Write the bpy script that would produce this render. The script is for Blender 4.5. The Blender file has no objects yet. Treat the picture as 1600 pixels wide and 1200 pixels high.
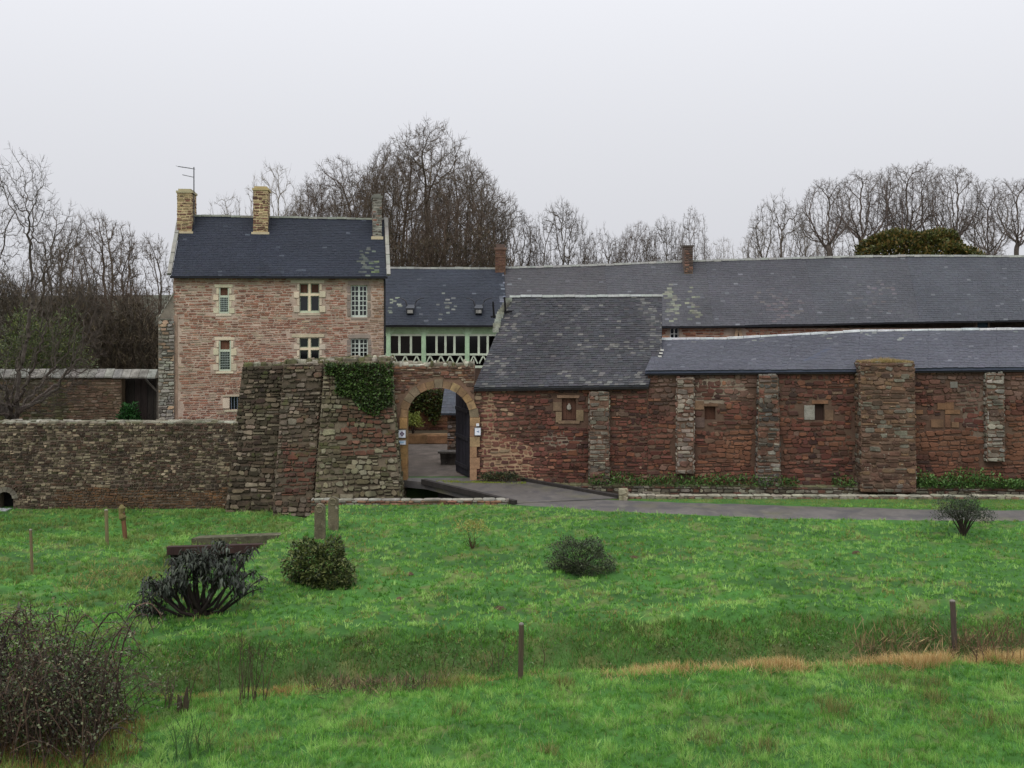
import bpy, math, random
import numpy as np
from mathutils import Vector, Matrix

SC = bpy.context.scene
COL = SC.collection

# ------------------------------------------------------------------ camera
F, HC, YH = 1700.0, 8.05, 456.0          # focal length (px of a 1600 px frame), camera height, horizon row
cam = bpy.data.cameras.new('camera'); cam_o = bpy.data.objects.new('camera', cam); COL.objects.link(cam_o)
cam.sensor_width = 36.0; cam.lens = F / 1600 * 36; cam.shift_y = -(600 - YH) / 1600
cam.clip_start = 0.1; cam.clip_end = 3000
cam_o.location = (0, 0, HC); cam_o.rotation_euler = (math.radians(90), 0, 0)
SC.camera = cam_o

# ------------------------------------------------------------------ overcast sky
SUN_EL, SUN_AZ = math.radians(50), math.radians(205)
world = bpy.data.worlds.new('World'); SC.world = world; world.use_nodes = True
wn, wl = world.node_tree.nodes, world.node_tree.links
for n in list(wn): wn.remove(n)
w_out = wn.new('ShaderNodeOutputWorld'); w_bg = wn.new('ShaderNodeBackground')
w_sky = wn.new('ShaderNodeTexSky'); w_sky.sky_type = 'NISHITA'; w_sky.sun_disc = False
w_sky.sun_elevation = SUN_EL; w_sky.sun_rotation = SUN_AZ; w_sky.dust_density = 6.0; w_sky.air_density = 1.5
w_hsv = wn.new('ShaderNodeHueSaturation'); w_hsv.inputs['Saturation'].default_value = 0.25; w_hsv.inputs['Value'].default_value = 0.075
# cloud deck: overcast luminance, tuned flatter near the horizon than the standard distribution, brighter towards the zenith
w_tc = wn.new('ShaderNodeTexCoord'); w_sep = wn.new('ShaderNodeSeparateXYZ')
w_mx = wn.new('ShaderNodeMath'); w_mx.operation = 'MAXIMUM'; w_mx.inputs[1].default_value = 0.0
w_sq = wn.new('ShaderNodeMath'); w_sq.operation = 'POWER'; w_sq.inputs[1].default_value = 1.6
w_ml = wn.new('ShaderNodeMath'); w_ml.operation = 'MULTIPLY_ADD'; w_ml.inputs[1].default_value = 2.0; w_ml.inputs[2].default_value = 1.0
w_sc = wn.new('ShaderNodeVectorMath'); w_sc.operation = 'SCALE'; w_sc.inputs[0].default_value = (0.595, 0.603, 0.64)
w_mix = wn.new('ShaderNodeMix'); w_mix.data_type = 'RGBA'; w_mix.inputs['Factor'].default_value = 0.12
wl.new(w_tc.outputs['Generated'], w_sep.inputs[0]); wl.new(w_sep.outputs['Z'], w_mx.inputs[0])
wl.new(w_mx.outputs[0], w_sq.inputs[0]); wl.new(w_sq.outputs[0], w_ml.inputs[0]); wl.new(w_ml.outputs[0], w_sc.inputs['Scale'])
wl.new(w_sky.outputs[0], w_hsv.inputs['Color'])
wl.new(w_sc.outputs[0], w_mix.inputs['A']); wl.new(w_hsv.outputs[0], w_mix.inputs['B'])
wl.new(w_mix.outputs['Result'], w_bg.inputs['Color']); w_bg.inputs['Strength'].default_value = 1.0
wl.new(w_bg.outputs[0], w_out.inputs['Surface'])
sun = bpy.data.lights.new('sun', 'SUN'); sun.energy = 0.8; sun.angle = math.radians(25); sun.color = (1.0, 0.97, 0.93)
sun_o = bpy.data.objects.new('sun', sun); COL.objects.link(sun_o)
sd = Vector((math.sin(SUN_AZ) * math.cos(SUN_EL), math.cos(SUN_AZ) * math.cos(SUN_EL), math.sin(SUN_EL)))
sun_o.rotation_euler = sd.to_track_quat('Z', 'Y').to_euler(); sun_o.location = (0, 0, 60)
SC.view_settings.view_transform = 'Standard'; SC.view_settings.look = 'None'
SC.view_settings.exposure = 0.35; SC.view_settings.gamma = 1.0
SC.render.engine = 'CYCLES'
SC.cycles.max_bounces = 5; SC.cycles.diffuse_bounces = 3; SC.cycles.glossy_bounces = 2; SC.cycles.volume_bounces = 1
SC.cycles.use_denoising = True; SC.cycles.sample_clamp_indirect = 4.0

# ------------------------------------------------------------------ helpers
def hexc(h):
    h = h.lstrip('#'); out = []
    for i in (0, 2, 4):
        c = int(h[i:i + 2], 16) / 255
        out.append(c / 12.92 if c <= 0.04045 else ((c + 0.055) / 1.055) ** 2.4)
    return tuple(out)
def mixc(a, b, t): return tuple(a[i] * (1 - t) + b[i] * t for i in range(3))
def jit(c, r, a=0.15):
    k = 1 + r.uniform(-a, a); return tuple(max(0, x * k * (1 + r.uniform(-a, a) * .3)) for x in c)
def sstep(a, b, x):
    t = np.clip((np.asarray(x, float) - a) / (b - a), 0, 1); return t * t * (3 - 2 * t)
def _h(xi, yi, s):
    v = np.sin(xi * 127.1 + yi * 311.7 + s * 74.7) * 43758.5453; return v - np.floor(v)
def vnoise(x, y, s=0):
    x = np.asarray(x, float); y = np.asarray(y, float)
    xi, yi = np.floor(x), np.floor(y); fx, fy = x - xi, y - yi
    fx = fx * fx * (3 - 2 * fx); fy = fy * fy * (3 - 2 * fy)
    a = _h(xi, yi, s) * (1 - fx) + _h(xi + 1, yi, s) * fx
    b = _h(xi, yi + 1, s) * (1 - fx) + _h(xi + 1, yi + 1, s) * fx
    return a * (1 - fy) + b * fy
def fbm(x, y, s=0, o=3):
    t = 0; a = .5; n = 0
    for k in range(o):
        t = t + a * vnoise(np.asarray(x) * 2 ** k, np.asarray(y) * 2 ** k, s + k * 7); n += a; a *= .5
    return t / n
def at(px, py, Y): return Vector(((px - 800) * Y / F, Y, HC + (YH - py) * Y / F))

ORIG = {}
def link(o, parent, w):
    COL.objects.link(o); ORIG[o] = Vector(w)
    if parent is not None: o.parent = parent; o.location = Vector(w) - ORIG[parent]
    else: o.location = w
    return o
def thing(name, label, cat, loc=(0, 0, 0), group=None):
    o = bpy.data.objects.new(name, None); o.empty_display_size = .2
    link(o, None, loc); tag(o, label, cat, group, 'thing'); return o
def tag(o, label=None, cat=None, group=None, kind=None):
    for k, v in (('label', label), ('category', cat), ('group', group), ('kind', kind)):
        if v: o[k] = v
    return o

class MB:
    """collects verts / faces / vertex colours for ONE mesh object"""
    def __init__(s): s.v = []; s.f = []; s.c = []
    def add(s, vs, fs, c=(.5, .5, .5)):
        b = len(s.v); s.v += [tuple(v) for v in vs]; s.f += [tuple(b + i for i in f) for f in fs]; s.c += [c] * len(vs)
    def quad(s, a, b, c, d, col=(.5, .5, .5)): s.add((a, b, c, d), ((0, 1, 2, 3),), col)
    def hexa(s, p, col=(.5, .5, .5)):      # p: 4 bottom (ccw), 4 top
        s.add(p, ((3, 2, 1, 0), (4, 5, 6, 7), (0, 1, 5, 4), (1, 2, 6, 5), (2, 3, 7, 6), (3, 0, 4, 7)), col)
    def box(s, x0, x1, y0, y1, z0, z1, col=(.5, .5, .5)):
        s.hexa([(x0, y0, z0), (x1, y0, z0), (x1, y1, z0), (x0, y1, z0), (x0, y0, z1), (x1, y0, z1), (x1, y1, z1), (x0, y1, z1)], col)
    def bar(s, a, b, w, h, col=(.5, .5, .5), up=(0, 0, 1)):
        a, b = Vector(a), Vector(b); d = (b - a).normalized(); sd_ = d.cross(Vector(up))
        if sd_.length < 1e-4: sd_ = d.cross(Vector((1, 0, 0)))
        sd_.normalize(); u = sd_.cross(d); sd_ *= w / 2; u = u * (h / 2)
        s.hexa([a - sd_ - u, a + sd_ - u, b + sd_ - u, b - sd_ - u, a - sd_ + u, a + sd_ + u, b + sd_ + u, b - sd_ + u], col)
    def tube(s, pts, rad, n=5, col=(.5, .5, .5), cap=False):
        b = len(s.v); m = len(pts); ang = [(math.cos(2 * math.pi * k / n), math.sin(2 * math.pi * k / n)) for k in range(n)]
        for i in range(m):
            p = pts[i]; q = pts[min(i + 1, m - 1)]; o = pts[max(i - 1, 0)]
            dx, dy, dz = q[0] - o[0], q[1] - o[1], q[2] - o[2]
            L = math.sqrt(dx * dx + dy * dy + dz * dz) or 1e-6; dx /= L; dy /= L; dz /= L
            if abs(dz) < .9: ax, ay, az = -dy, dx, 0.0
            else: ax, ay, az = 0.0, -dz, dy
            L = math.sqrt(ax * ax + ay * ay + az * az) or 1e-6; ax /= L; ay /= L; az /= L
            bx, by, bz = dy * az - dz * ay, dz * ax - dx * az, dx * ay - dy * ax
            r = rad[i]
            for ca, sa in ang:
                s.v.append((p[0] + r * (ca * ax + sa * bx), p[1] + r * (ca * ay + sa * by), p[2] + r * (ca * az + sa * bz)))
        s.c += [col] * (m * n)
        for i in range(m - 1):
            for k in range(n):
                k2 = (k + 1) % n
                s.f.append((b + i * n + k, b + i * n + k2, b + (i + 1) * n + k2, b + (i + 1) * n + k))
        if cap: s.f.append(tuple(b + (m - 1) * n + k for k in range(n))); s.f.append(tuple(b + k for k in reversed(range(n))))
    def merge(s, o):
        b = len(s.v); s.v += o.v; s.f += [tuple(b + i for i in f) for f in o.f]; s.c += o.c
    def build(s, name, mat, parent=None, smooth=False, origin=None):
        v = np.array(s.v, float)
        if origin is None: origin = ((v[:, 0].min() + v[:, 0].max()) / 2, (v[:, 1].min() + v[:, 1].max()) / 2, v[:, 2].min())
        me = bpy.data.meshes.new(name); me.from_pydata((v - np.array(origin)).tolist(), [], s.f)
        ca = me.color_attributes.new('col', 'FLOAT_COLOR', 'POINT')
        c4 = np.ones((len(v), 4), np.float32); c4[:, :3] = np.array(s.c, np.float32); ca.data.foreach_set('color', c4.ravel())
        if smooth: me.polygons.foreach_set('use_smooth', [True] * len(me.polygons))
        me.materials.append(mat); me.update()
        return link(bpy.data.objects.new(name, me), parent, origin)

def build_np(name, verts, faces_n, nper, cols, mat, parent=None):
    """fast mesh: verts (N,3), faces = consecutive runs of nper verts"""
    me = bpy.data.meshes.new(name); n = len(verts)
    org = np.array(ORIG[parent]) if parent else np.zeros(3); me.vertices.add(n); me.vertices.foreach_set('co', (np.asarray(verts) - org).astype(np.float32).ravel())
    me.loops.add(n); me.loops.foreach_set('vertex_index', np.arange(n, dtype=np.int32))
    me.polygons.add(faces_n); me.polygons.foreach_set('loop_start', np.arange(0, n, nper, dtype=np.int32))
    me.update(calc_edges=True)
    ca = me.color_attributes.new('col', 'FLOAT_COLOR', 'POINT'); c4 = np.ones((n, 4), np.float32); c4[:, :3] = cols
    ca.data.foreach_set('color', c4.ravel()); me.materials.append(mat); me.validate()
    return link(bpy.data.objects.new(name, me), parent, ORIG[parent] if parent else (0, 0, 0))

# ------------------------------------------------------------------ materials
def mat(name, base=None, attr=True, rough=.85, spec=.3, var=.35, scale=3.0, fine=25.0, bump=.3, bscale=30.0,
        spots=None, patches=None, vstreak=1.0, metal=0.0, trans=0.0):
    """colour attribute (or a plain colour) x two noises, + optional lichen spots and patches, + bump"""
    m = bpy.data.materials.new(name); m.use_nodes = True; N, L = m.node_tree.nodes, m.node_tree.links
    bs = N['Principled BSDF']; bs.inputs['Roughness'].default_value = rough; bs.inputs['Metallic'].default_value = metal
    bs.inputs['Specular IOR Level'].default_value = spec
    geo = N.new('ShaderNodeNewGeometry'); mp = N.new('ShaderNodeMapping'); mp.inputs['Scale'].default_value = (1, 1, vstreak)
    L.new(geo.outputs['Position'], mp.inputs[0])
    if attr: a = N.new('ShaderNodeAttribute'); a.attribute_name = 'col'; col = a.outputs['Color']
    else: a = N.new('ShaderNodeRGB'); a.outputs[0].default_value = (*base, 1); col = a.outputs[0]
    def noise(sc, det=4):
        n = N.new('ShaderNodeTexNoise'); n.inputs['Scale'].default_value = sc; n.inputs['Detail'].default_value = det
        L.new(mp.outputs[0], n.inputs['Vector']); return n.outputs['Fac']
    def ramp(v, a0, a1, o0=0., o1=1.):
        r = N.new('ShaderNodeMapRange'); r.inputs['From Min'].default_value = a0; r.inputs['From Max'].default_value = a1
        r.inputs['To Min'].default_value = o0; r.inputs['To Max'].default_value = o1; L.new(v, r.inputs['Value']); return r.outputs[0]
    for sc, am in ((scale, var), (fine, var * .7)):
        if am > 0:
            mu = N.new('ShaderNodeVectorMath'); mu.operation = 'SCALE'; L.new(col, mu.inputs[0])
            L.new(ramp(noise(sc), .3, .7, 1 - am, 1 + am), mu.inputs['Scale']); col = mu.outputs[0]
    for sp in (patches or []) + (spots or []):
        c, sc, lo, hi, am = sp
        mx = N.new('ShaderNodeMix'); mx.data_type = 'RGBA'; L.new(ramp(noise(sc, 5), lo, hi, 0, am), mx.inputs['Factor'])
        L.new(col, mx.inputs['A']); mx.inputs['B'].default_value = (*c, 1); col = mx.outputs['Result']
    L.new(col, bs.inputs['Base Color'])
    if bump > 0:
        b = N.new('ShaderNodeBump'); b.inputs['Strength'].default_value = bump; b.inputs['Distance'].default_value = .02
        L.new(noise(bscale, 5), b.inputs['Height']); L.new(b.outputs[0], bs.inputs['Normal'])
    if trans > 0:
        tr = N.new('ShaderNodeBsdfTranslucent'); L.new(col, tr.inputs['Color']); ms = N.new('ShaderNodeMixShader'); ms.inputs[0].default_value = trans
        L.new(bs.outputs[0], ms.inputs[1]); L.new(tr.outputs[0], ms.inputs[2]); L.new(ms.outputs[0], N['Material Output'].inputs['Surface'])
    return m

LICH = hexc('b9b8a2'); MOSS = hexc('4a5228')
M = {}
M['house_stone'] = mat('house_stone', rough=.9, var=.2, spots=[(hexc('c0a898'), 18, .62, .75, .5)])
M['red_stone'] = mat('red_stone', rough=.75, var=.35, scale=.8, spots=[(hexc('3a2a22'), 1.3, .55, .75, .5)])
M['wall_stone'] = mat('wall_stone', rough=.85, var=.35, spots=[(LICH, 9, .62, .74, .5), (hexc('3a3226'), 1.4, .5, .7, .6)])
M['tower_stone'] = mat('tower_stone', rough=.85, var=.35, spots=[(LICH, 8, .66, .78, .3), (hexc('3f3a2a'), 1.2, .5, .68, .6), (hexc('444a24'), 2.2, .58, .7, .6)])
M['cream'] = mat('cream_stone', rough=.85, var=.12)
M['ochre'] = mat('ochre_stone', rough=.85, var=.3, scale=2.5, spots=[(hexc('55483a'), 3, .55, .75, .5)])
M['mortar'] = mat('mortar', rough=.95, var=.2, bump=.5, spots=[(hexc('6b5d4c'), .6, .5, .75, .5)])
M['slate'] = mat('slate', rough=.65, spec=.16, var=.16, scale=.35, fine=7, bump=.15, spots=[(hexc('777a74'), 14, .66, .78, .35)])
M['ridge'] = mat('ridge_tile', rough=.7, var=.2)
M['wood'] = mat('weathered_wood', rough=.8, var=.3, scale=4, vstreak=.15)
M['paint'] = mat('green_paint', rough=.55, var=.12)
M['glass'] = mat('dark_glass', base=(.006, .007, .008), attr=False, rough=.12, spec=.5, var=0, bump=0)
M['metal'] = mat('dull_metal', rough=.5, metal=.6, var=.1, bump=0)
M['bark'] = mat('bark', rough=.9, var=.3, scale=2, fine=10, bump=0)
M['leaf'] = mat('leaf', rough=.5, spec=.35, var=.15, scale=2, bump=0, trans=.25)
M['grass'] = mat('grass', rough=.6, spec=.2, var=.12, scale=.5, fine=3, bump=0, trans=.3)
M['board'] = mat('sign_board', rough=.5, var=.03, bump=0)
M['asphalt'] = mat('asphalt', base=hexc('55514d'), attr=False, rough=.6, spec=.4, var=.2, scale=.7, fine=8, bump=.4, bscale=60,
                   patches=[(hexc('56553c'), .45, .52, .68, .7), (hexc('3f3e40'), 1.3, .5, .6, .6), (hexc('6b675f'), 2.1, .6, .7, .5)])
M['gravel'] = mat('gravel', base=hexc('5f5750'), attr=False, rough=.9, var=.35, scale=1.5, fine=14, bump=.8, bscale=40,
                  patches=[(hexc('59524a'), .6, .5, .65, .6)])
M['earth'] = mat('turf', rough=.95, var=.25, scale=2.5, fine=18, bump=.8, bscale=14)
M['plaster'] = mat('lime_plaster', base=hexc('917a69'), attr=False, rough=.95, var=.2, scale=1.2, fine=9, bump=.3)

# ------------------------------------------------------------------ terrain
def y_near(x): return 41.5 + .19 * np.clip(x, 0, 4.2) - .01 * np.clip(np.asarray(x) - 4.2, 0, 40)
def ditch_near(x): return 22.75 + .10 * np.clip(x, -20, 0) * 1.6 + .10 * np.clip(x, 0, 25)
def tz(x, y, lumps=True):
    x = np.asarray(x, float); y = np.asarray(y, float)
    xb = -6.9 - .12 * np.clip(41 - y, 0, 8) - .25 * np.clip(33 - y, 0, 20); w = 1.2 + .3 * np.clip(34 - y, 0, 12)
    drop = 1 - sstep(0, 1, (x - (xb - w)) / w)
    z = -(.62 + .6 * sstep(36.6, 42, y)) * drop * sstep(19, 31, y) * (1 - sstep(47.2, 48, y))
    # ditch between the lawn and the near meadow
    dn = ditch_near(x); u = (y - dn)
    z = z - .92 * sstep(-.05, .9, u) * (1 - sstep(1.0, 4.2, u)) * (1 - .35 * sstep(-6, -11, x))
    # moat in front of the walls
    t = sstep(0, .2, y - y_near(x) - .2) * (1 - sstep(46.6, 46.9, y)) * sstep(-9.5, -8, x)
    z = z * (1 - t) + t * -1.35
    xr_ = -7.45 - .4 * (36.3 - y); tc = sstep(-11.45, -11.0, x) * (1 - sstep(-.35, .1, x - xr_)) * sstep(34.0, 34.7, y) * (1 - sstep(36.7, 37.0, y))
    z = z * (1 - tc) - 2.1 * tc
    # hill behind the buildings
    z = z + 4.5 * sstep(68, 115, y)
    if lumps:
        k = (1 - sstep(37, 38.6, y)) * (1 - sstep(-40, -60, y))
        k2 = np.maximum(k, (1 - sstep(-8.5, -7.5, x)) * (1 - sstep(45, 46, y)))
        z = z + k2 * ((fbm(x * .9, y * 1.3, 3) - .5) * .16 + (fbm(x * 2.2, y * 3.4, 9, 2) - .5) * .2)
    return z
def tzs(x, y): return float(tz(np.array([x]), np.array([y]))[0])
def on_ground(px, py):
    dx, dz = (px - 800) / F, (YH - py) / F
    Y = np.linspace(14, 60, 2301); d = HC + dz * Y - tz(dx * Y, Y); i = int(np.argmax(d < 0)) or len(Y) - 1
    return Vector((dx * Y[i], Y[i], HC + dz * Y[i]))

gx = np.concatenate([-np.geomspace(400, 34, 16), np.arange(-30, 30.01, .2), np.geomspace(34, 400, 16)])
gy = np.concatenate([[-60, -30, -10, 2, 8, 12], np.arange(15, 49, .16), np.arange(50, 70, 2), np.geomspace(72, 1500, 26)])
GX, GY = np.meshgrid(gx, gy); GZ = tz(GX, GY)
mb = MB(); nx, ny = len(gx), len(gy)
mb.v = np.stack([GX.ravel(), GY.ravel(), GZ.ravel()], 1).tolist()
mb.f = [(j * nx + i, j * nx + i + 1, (j + 1) * nx + i + 1, (j + 1) * nx + i) for j in range(ny - 1) for i in range(nx - 1)]
g1, g2, g3, gd = map(np.array, (hexc('2c4f1e'), hexc('3b6527'), hexc('5f6236'), hexc('3f4a26')))  # first two greens darkened so the gaps between blades look shaded
nA, nB = fbm(GX * .5, GY * .8, 21), fbm(GX * 1.7, GY * 1.7, 31)
gc = g1 + (g2 - g1) * np.clip((nA - .3) * 2, 0, 1)[..., None]
uD = GY - ditch_near(GX)
kd = sstep(-.1, .4, uD) * (1 - sstep(2.6, 4.0, uD))
gc = gc + (gd - gc) * (kd * np.clip(nB * 1.6 - .2, 0, 1))[..., None]
gc = gc + (g3 - gc) * (sstep(.60, .72, nB) * .6)[..., None]
km = sstep(.2, .4, GY - y_near(GX)) * (1 - sstep(46.6, 47, GY)) * sstep(-9, -8, GX)
gc = gc + (np.array(hexc('2c2a1c')) - gc) * km[..., None]
gc = gc + (np.array(hexc('3f4030')) - gc) * sstep(66, 70, GY)[..., None]
mb.c = gc.reshape(-1, 3).tolist()
ground = mb.build('ground', M['earth'], smooth=True, origin=(0, 0, 0)); tag(ground, kind='structure')

# road and bridge deck, courtyard
def strip(name, left, right, z, m, n=40):
    b = MB()
    def ev(P, t):
        k = t * (len(P) - 1); i = min(int(k), len(P) - 2); f = k - i
        return Vector((P[i][0] * (1 - f) + P[i + 1][0] * f, P[i][1] * (1 - f) + P[i + 1][1] * f, 0))
    prev = None
    for i in range(n + 1):
        t = i / n; a, c = ev(left, t), ev(right, t)
        row = []
        for k in range(7):
            p = a.lerp(c, k / 6); e = (k in (0, 6))
            if e: p.y += (vnoise(p.x * 1.5, 3 + k) - .5) * .25
            p.z = max(tzs(p.x, p.y), -.02) + z + (.02 if not e else -.03); row.append(p)
        if prev:
            for k in range(6): b.quad(prev[k], prev[k + 1], row[k + 1], row[k])
        prev = row
    return tag(b.build(name, m), kind='structure')
strip('road', [(-.2, 41.15), (3.5, 39.9), (9, 38.6), (14, 38.2), (20, 38.05), (32, 37.9)],
      [(4.35, 42.05), (6, 41.75), (10, 41.1), (15, 40.35), (20, 40.1), (32, 39.9)], .02, M['asphalt'])
b = MB()
b.quad((-26, 47.4, .004), (34, 47.4, .004), (34, 66, .004), (-26, 66, .004))
tag(b.build('courtyard', M['gravel']), kind='structure')

# ------------------------------------------------------------------ masonry and slates
class Plane:
    """vertical wall plane: origin o (x,y), direction u, outward normal n"""
    def __init__(s, a, b):
        s.a = Vector((a[0], a[1], 0)); d = Vector((b[0] - a[0], b[1] - a[1], 0)); s.W = d.length; s.u = d / s.W
        s.n = Vector((s.u.y, -s.u.x, 0))
    def pt(s, u, z, d=0.0): return s.a + s.u * u + s.n * d + Vector((0, 0, z))
    def uv(s, px, py):
        d = Vector(((px - 800) / F, 1, (YH - py) / F)); c = Vector((0, 0, HC)); t = (s.a - c).dot(s.n) / d.dot(s.n)
        p = c + d * t; return ((p - s.a).dot(s.u), p.z)
    def rect(s, x0, y0, x1, y1):
        a, b_ = s.uv(x0, y1), s.uv(x1, y0); return (a[0], a[1], b_[0], b_[1])
def quad_map(bl, br, tr, tl, wob=0.0, seed=0):
    bl, br, tr, tl = map(Vector, (bl, br, tr, tl)); n = (br - bl).cross(tl - bl).normalized()
    W = ((br - bl).length + (tr - tl).length) / 2; H = ((tl - bl).length + (tr - br).length) / 2
    def q(u, v, d=0.0):
        s, t = u / W, v / H; p = bl.lerp(br, s).lerp(tl.lerp(tr, s), t)
        if wob: d += wob * float(vnoise(p.x * .5, p.y * .4 + p.z * .5, 5)) + .004
        return p + n * d
    return q, W, H
def plane_map(P, z0=0.0):
    return lambda u, v, d=0.0: P.pt(u, z0 + v, d)
def stones(q, W, H, ch, cw, pal, rng, skip=None, depth=.03, gap=.012, round_=.2, u0=0.0):
    out = []; v = 0.0; ph = rng.uniform(0, 6)
    if not callable(gap): g_ = gap; gap = lambda u, v: g_
    while v < H - .03:
        h = min(rng.uniform(*ch), H - v)
        if H - v - h < ch[0] * .5: h = H - v
        u = u0 - rng.uniform(0, cw[0])
        while u < W - .02:
            w = rng.uniform(*cw) * rng.choice((.6, .9, 1, 1.25)); a, b_ = max(u, u0), min(u + w, W); u += w
            if b_ - a < .05: continue
            if skip and skip(a, v, b_, v + h): continue
            wv = (.3 * h * math.sin((a + b_) * .8 + v * 3.1 + ph) + rng.uniform(-.1, .1) * h) if H > 1.2 and .2 < v < H - .4 else 0.0
            cells = [(a, v, b_, v + h)]
            if H > 1.2 and rng.random() < .16 and h > .1: k_ = rng.uniform(.4, .6); cells = [(a, v, b_, v + h * k_), (a, v + h * k_, b_, v + h)]
            for a, v0_, b2, v1_ in cells:
              g = gap(a, v) * rng.uniform(.5, 1.5); hh_ = v1_ - v0_; y0, y1 = v0_ + wv + g + rng.uniform(0, .12) * hh_, v1_ + wv - g - rng.uniform(0, .12) * hh_
              x0, x1 = a + g, b2 - g; mw = min(x1 - x0, y1 - y0)
              if mw <= .012: continue
              out.append(stone_shape(q, x0, x1, y0, y1, mw, round_, depth, pal, rng))
        v += h
    return out
def stone_shape(q, x0, x1, y0, y1, mw, round_, depth, pal, rng):
            J_ = .2 if round_ >= .15 else .04
            c = mw * round_ * 1.4; d = depth * rng.uniform(.4, 1.5); J = mw * J_
            base = [(x0 + c, y0), (x1 - c, y0), (x1, y0 + c), (x1, y1 - c), (x1 - c, y1), (x0 + c, y1), (x0, y1 - c), (x0, y0 + c)]
            base = [(x + rng.uniform(-J, J), y + rng.uniform(-J, J)) for x, y in base]
            cx, cy = (x0 + x1) / 2, (y0 + y1) / 2; k = min(.3, round_)
            t1, t2 = rng.uniform(-.3, .3) * d, rng.uniform(-.3, .3) * d
            vs = [q(x, y, -.02) for x, y in base] + [q(x, y, d * .6) for x, y in base]
            vs += [q(cx + (x - cx) * (1 - k * mw / (x1 - x0)), cy + (y - cy) * (1 - k), d + t1 * (x - cx) / (x1 - x0) + t2 * (y - cy) / mw) for x, y in base]
            fs = [(i, (i + 1) % 8, 8 + (i + 1) % 8, 8 + i) for i in range(8)] + [(8 + i, 8 + (i + 1) % 8, 16 + (i + 1) % 8, 16 + i) for i in range(8)]
            fs.append(tuple(range(16, 24)))
            return ((x1 - x0) * (y1 - y0), vs, fs, pal(cx, cy, rng))
def put_stones(lst, m, parent, n=300, name='stone'):
    lst = sorted(lst, key=lambda s: -s[0])
    for a, vs, fs, c in lst[:n]:
        b = MB(); b.add(vs, fs, c); b.build(name, m, parent)
    if lst[n:]:
        b = MB()
        for a, vs, fs, c in lst[n:]: b.add(vs, fs, c)
        tag(b.build('small_' + name + 's', m, parent), kind='stuff')
def slates(q, W, H, rh, rw, pal, rng, skip=None, lift=.008):
    out = []; v = -.03; r = 0
    while v < H - .02:
        u = -(r % 2) * rw * .5 - rng.uniform(0, .03)
        while u < W:
            w = rw * rng.uniform(.8, 1.2); a, b_ = max(u, 0), min(u + w, W); u += w
            if b_ - a < .02 or (skip and skip((a + b_) / 2, v)): continue
            e = rng.uniform(-.012, .012); l = lift * rng.uniform(.7, 1.7); v1 = min(v + rh * 1.25, H)
            g = .003
            vs = [q(a + g, v + e, 0), q(b_ - g, v + e, 0), q(b_ - g, v1, 0), q(a + g, v1, 0),
                  q(a + g, v + e, l + .006), q(b_ - g, v + e + rng.uniform(-.008, .008), l * rng.uniform(.7, 1.2) + .006), q(b_ - g, v1, .006), q(a + g, v1, .006)]
            out.append(((b_ - a) * rh, vs, ((4, 5, 6, 7), (0, 1, 5, 4), (1, 2, 6, 5), (3, 0, 4, 7)), pal((a + b_) / 2, v, rng)))
        v += rh; r += 1
    return out
def inside(rects):
    def f(a, c, b_, d):
        for r in rects:
            if a < r[2] - .03 and b_ > r[0] + .03 and c < r[3] - .03 and d > r[1] + .03: return True
        return False
    return f
def wall_sheet(mb, P, z0, z1, holes, depth=.35, u0=0.0, u1=None, col=(.5, .5, .5)):
    """front face with rectangular holes and their reveals, closed behind"""
    u1 = P.W if u1 is None else u1
    us = sorted({u0, u1, *[min(max(h[i], u0), u1) for h in holes for i in (0, 2)]}); zs = sorted({z0, z1, *[min(max(h[i], z0), z1) for h in holes for i in (1, 3)]})
    for i in range(len(us) - 1):
        for j in range(len(zs) - 1):
            cu, cz = (us[i] + us[i + 1]) / 2, (zs[j] + zs[j + 1]) / 2
            if any(h[0] < cu < h[2] and h[1] < cz < h[3] for h in holes): continue
            mb.quad(P.pt(us[i], zs[j]), P.pt(us[i + 1], zs[j]), P.pt(us[i + 1], zs[j + 1]), P.pt(us[i], zs[j + 1]), col)
    for h in holes:
        a, c, b_, d = h
        for (p, r) in (((a, c), (b_, c)), ((b_, c), (b_, d)), ((b_, d), (a, d)), ((a, d), (a, c))):
            mb.quad(P.pt(*p), P.pt(*r), P.pt(*r, -depth), P.pt(*p, -depth), col)
    mb.quad(P.pt(u0, z0, -depth), P.pt(u1, z0, -depth), P.pt(u1, z1, -depth), P.pt(u0, z1, -depth), col)
    mb.quad(P.pt(u0, z1), P.pt(u1, z1), P.pt(u1, z1, -depth), P.pt(u0, z1, -depth), col)
    for u in (u0, u1): mb.quad(P.pt(u, z0), P.pt(u, z1), P.pt(u, z1, -depth), P.pt(u, z0, -depth), col)
def pbox(mb, P, r, d0, d1, col=(.5, .5, .5)):
    a, c, b_, d = r
    mb.hexa([P.pt(a, c, d1), P.pt(b_, c, d1), P.pt(b_, c, d0), P.pt(a, c, d0), P.pt(a, d, d1), P.pt(b_, d, d1), P.pt(b_, d, d0), P.pt(a, d, d0)], col)
def one(name, m, parent, fn, **k):
    b = MB(); fn(b); return b.build(name, m, parent, **k)

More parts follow.
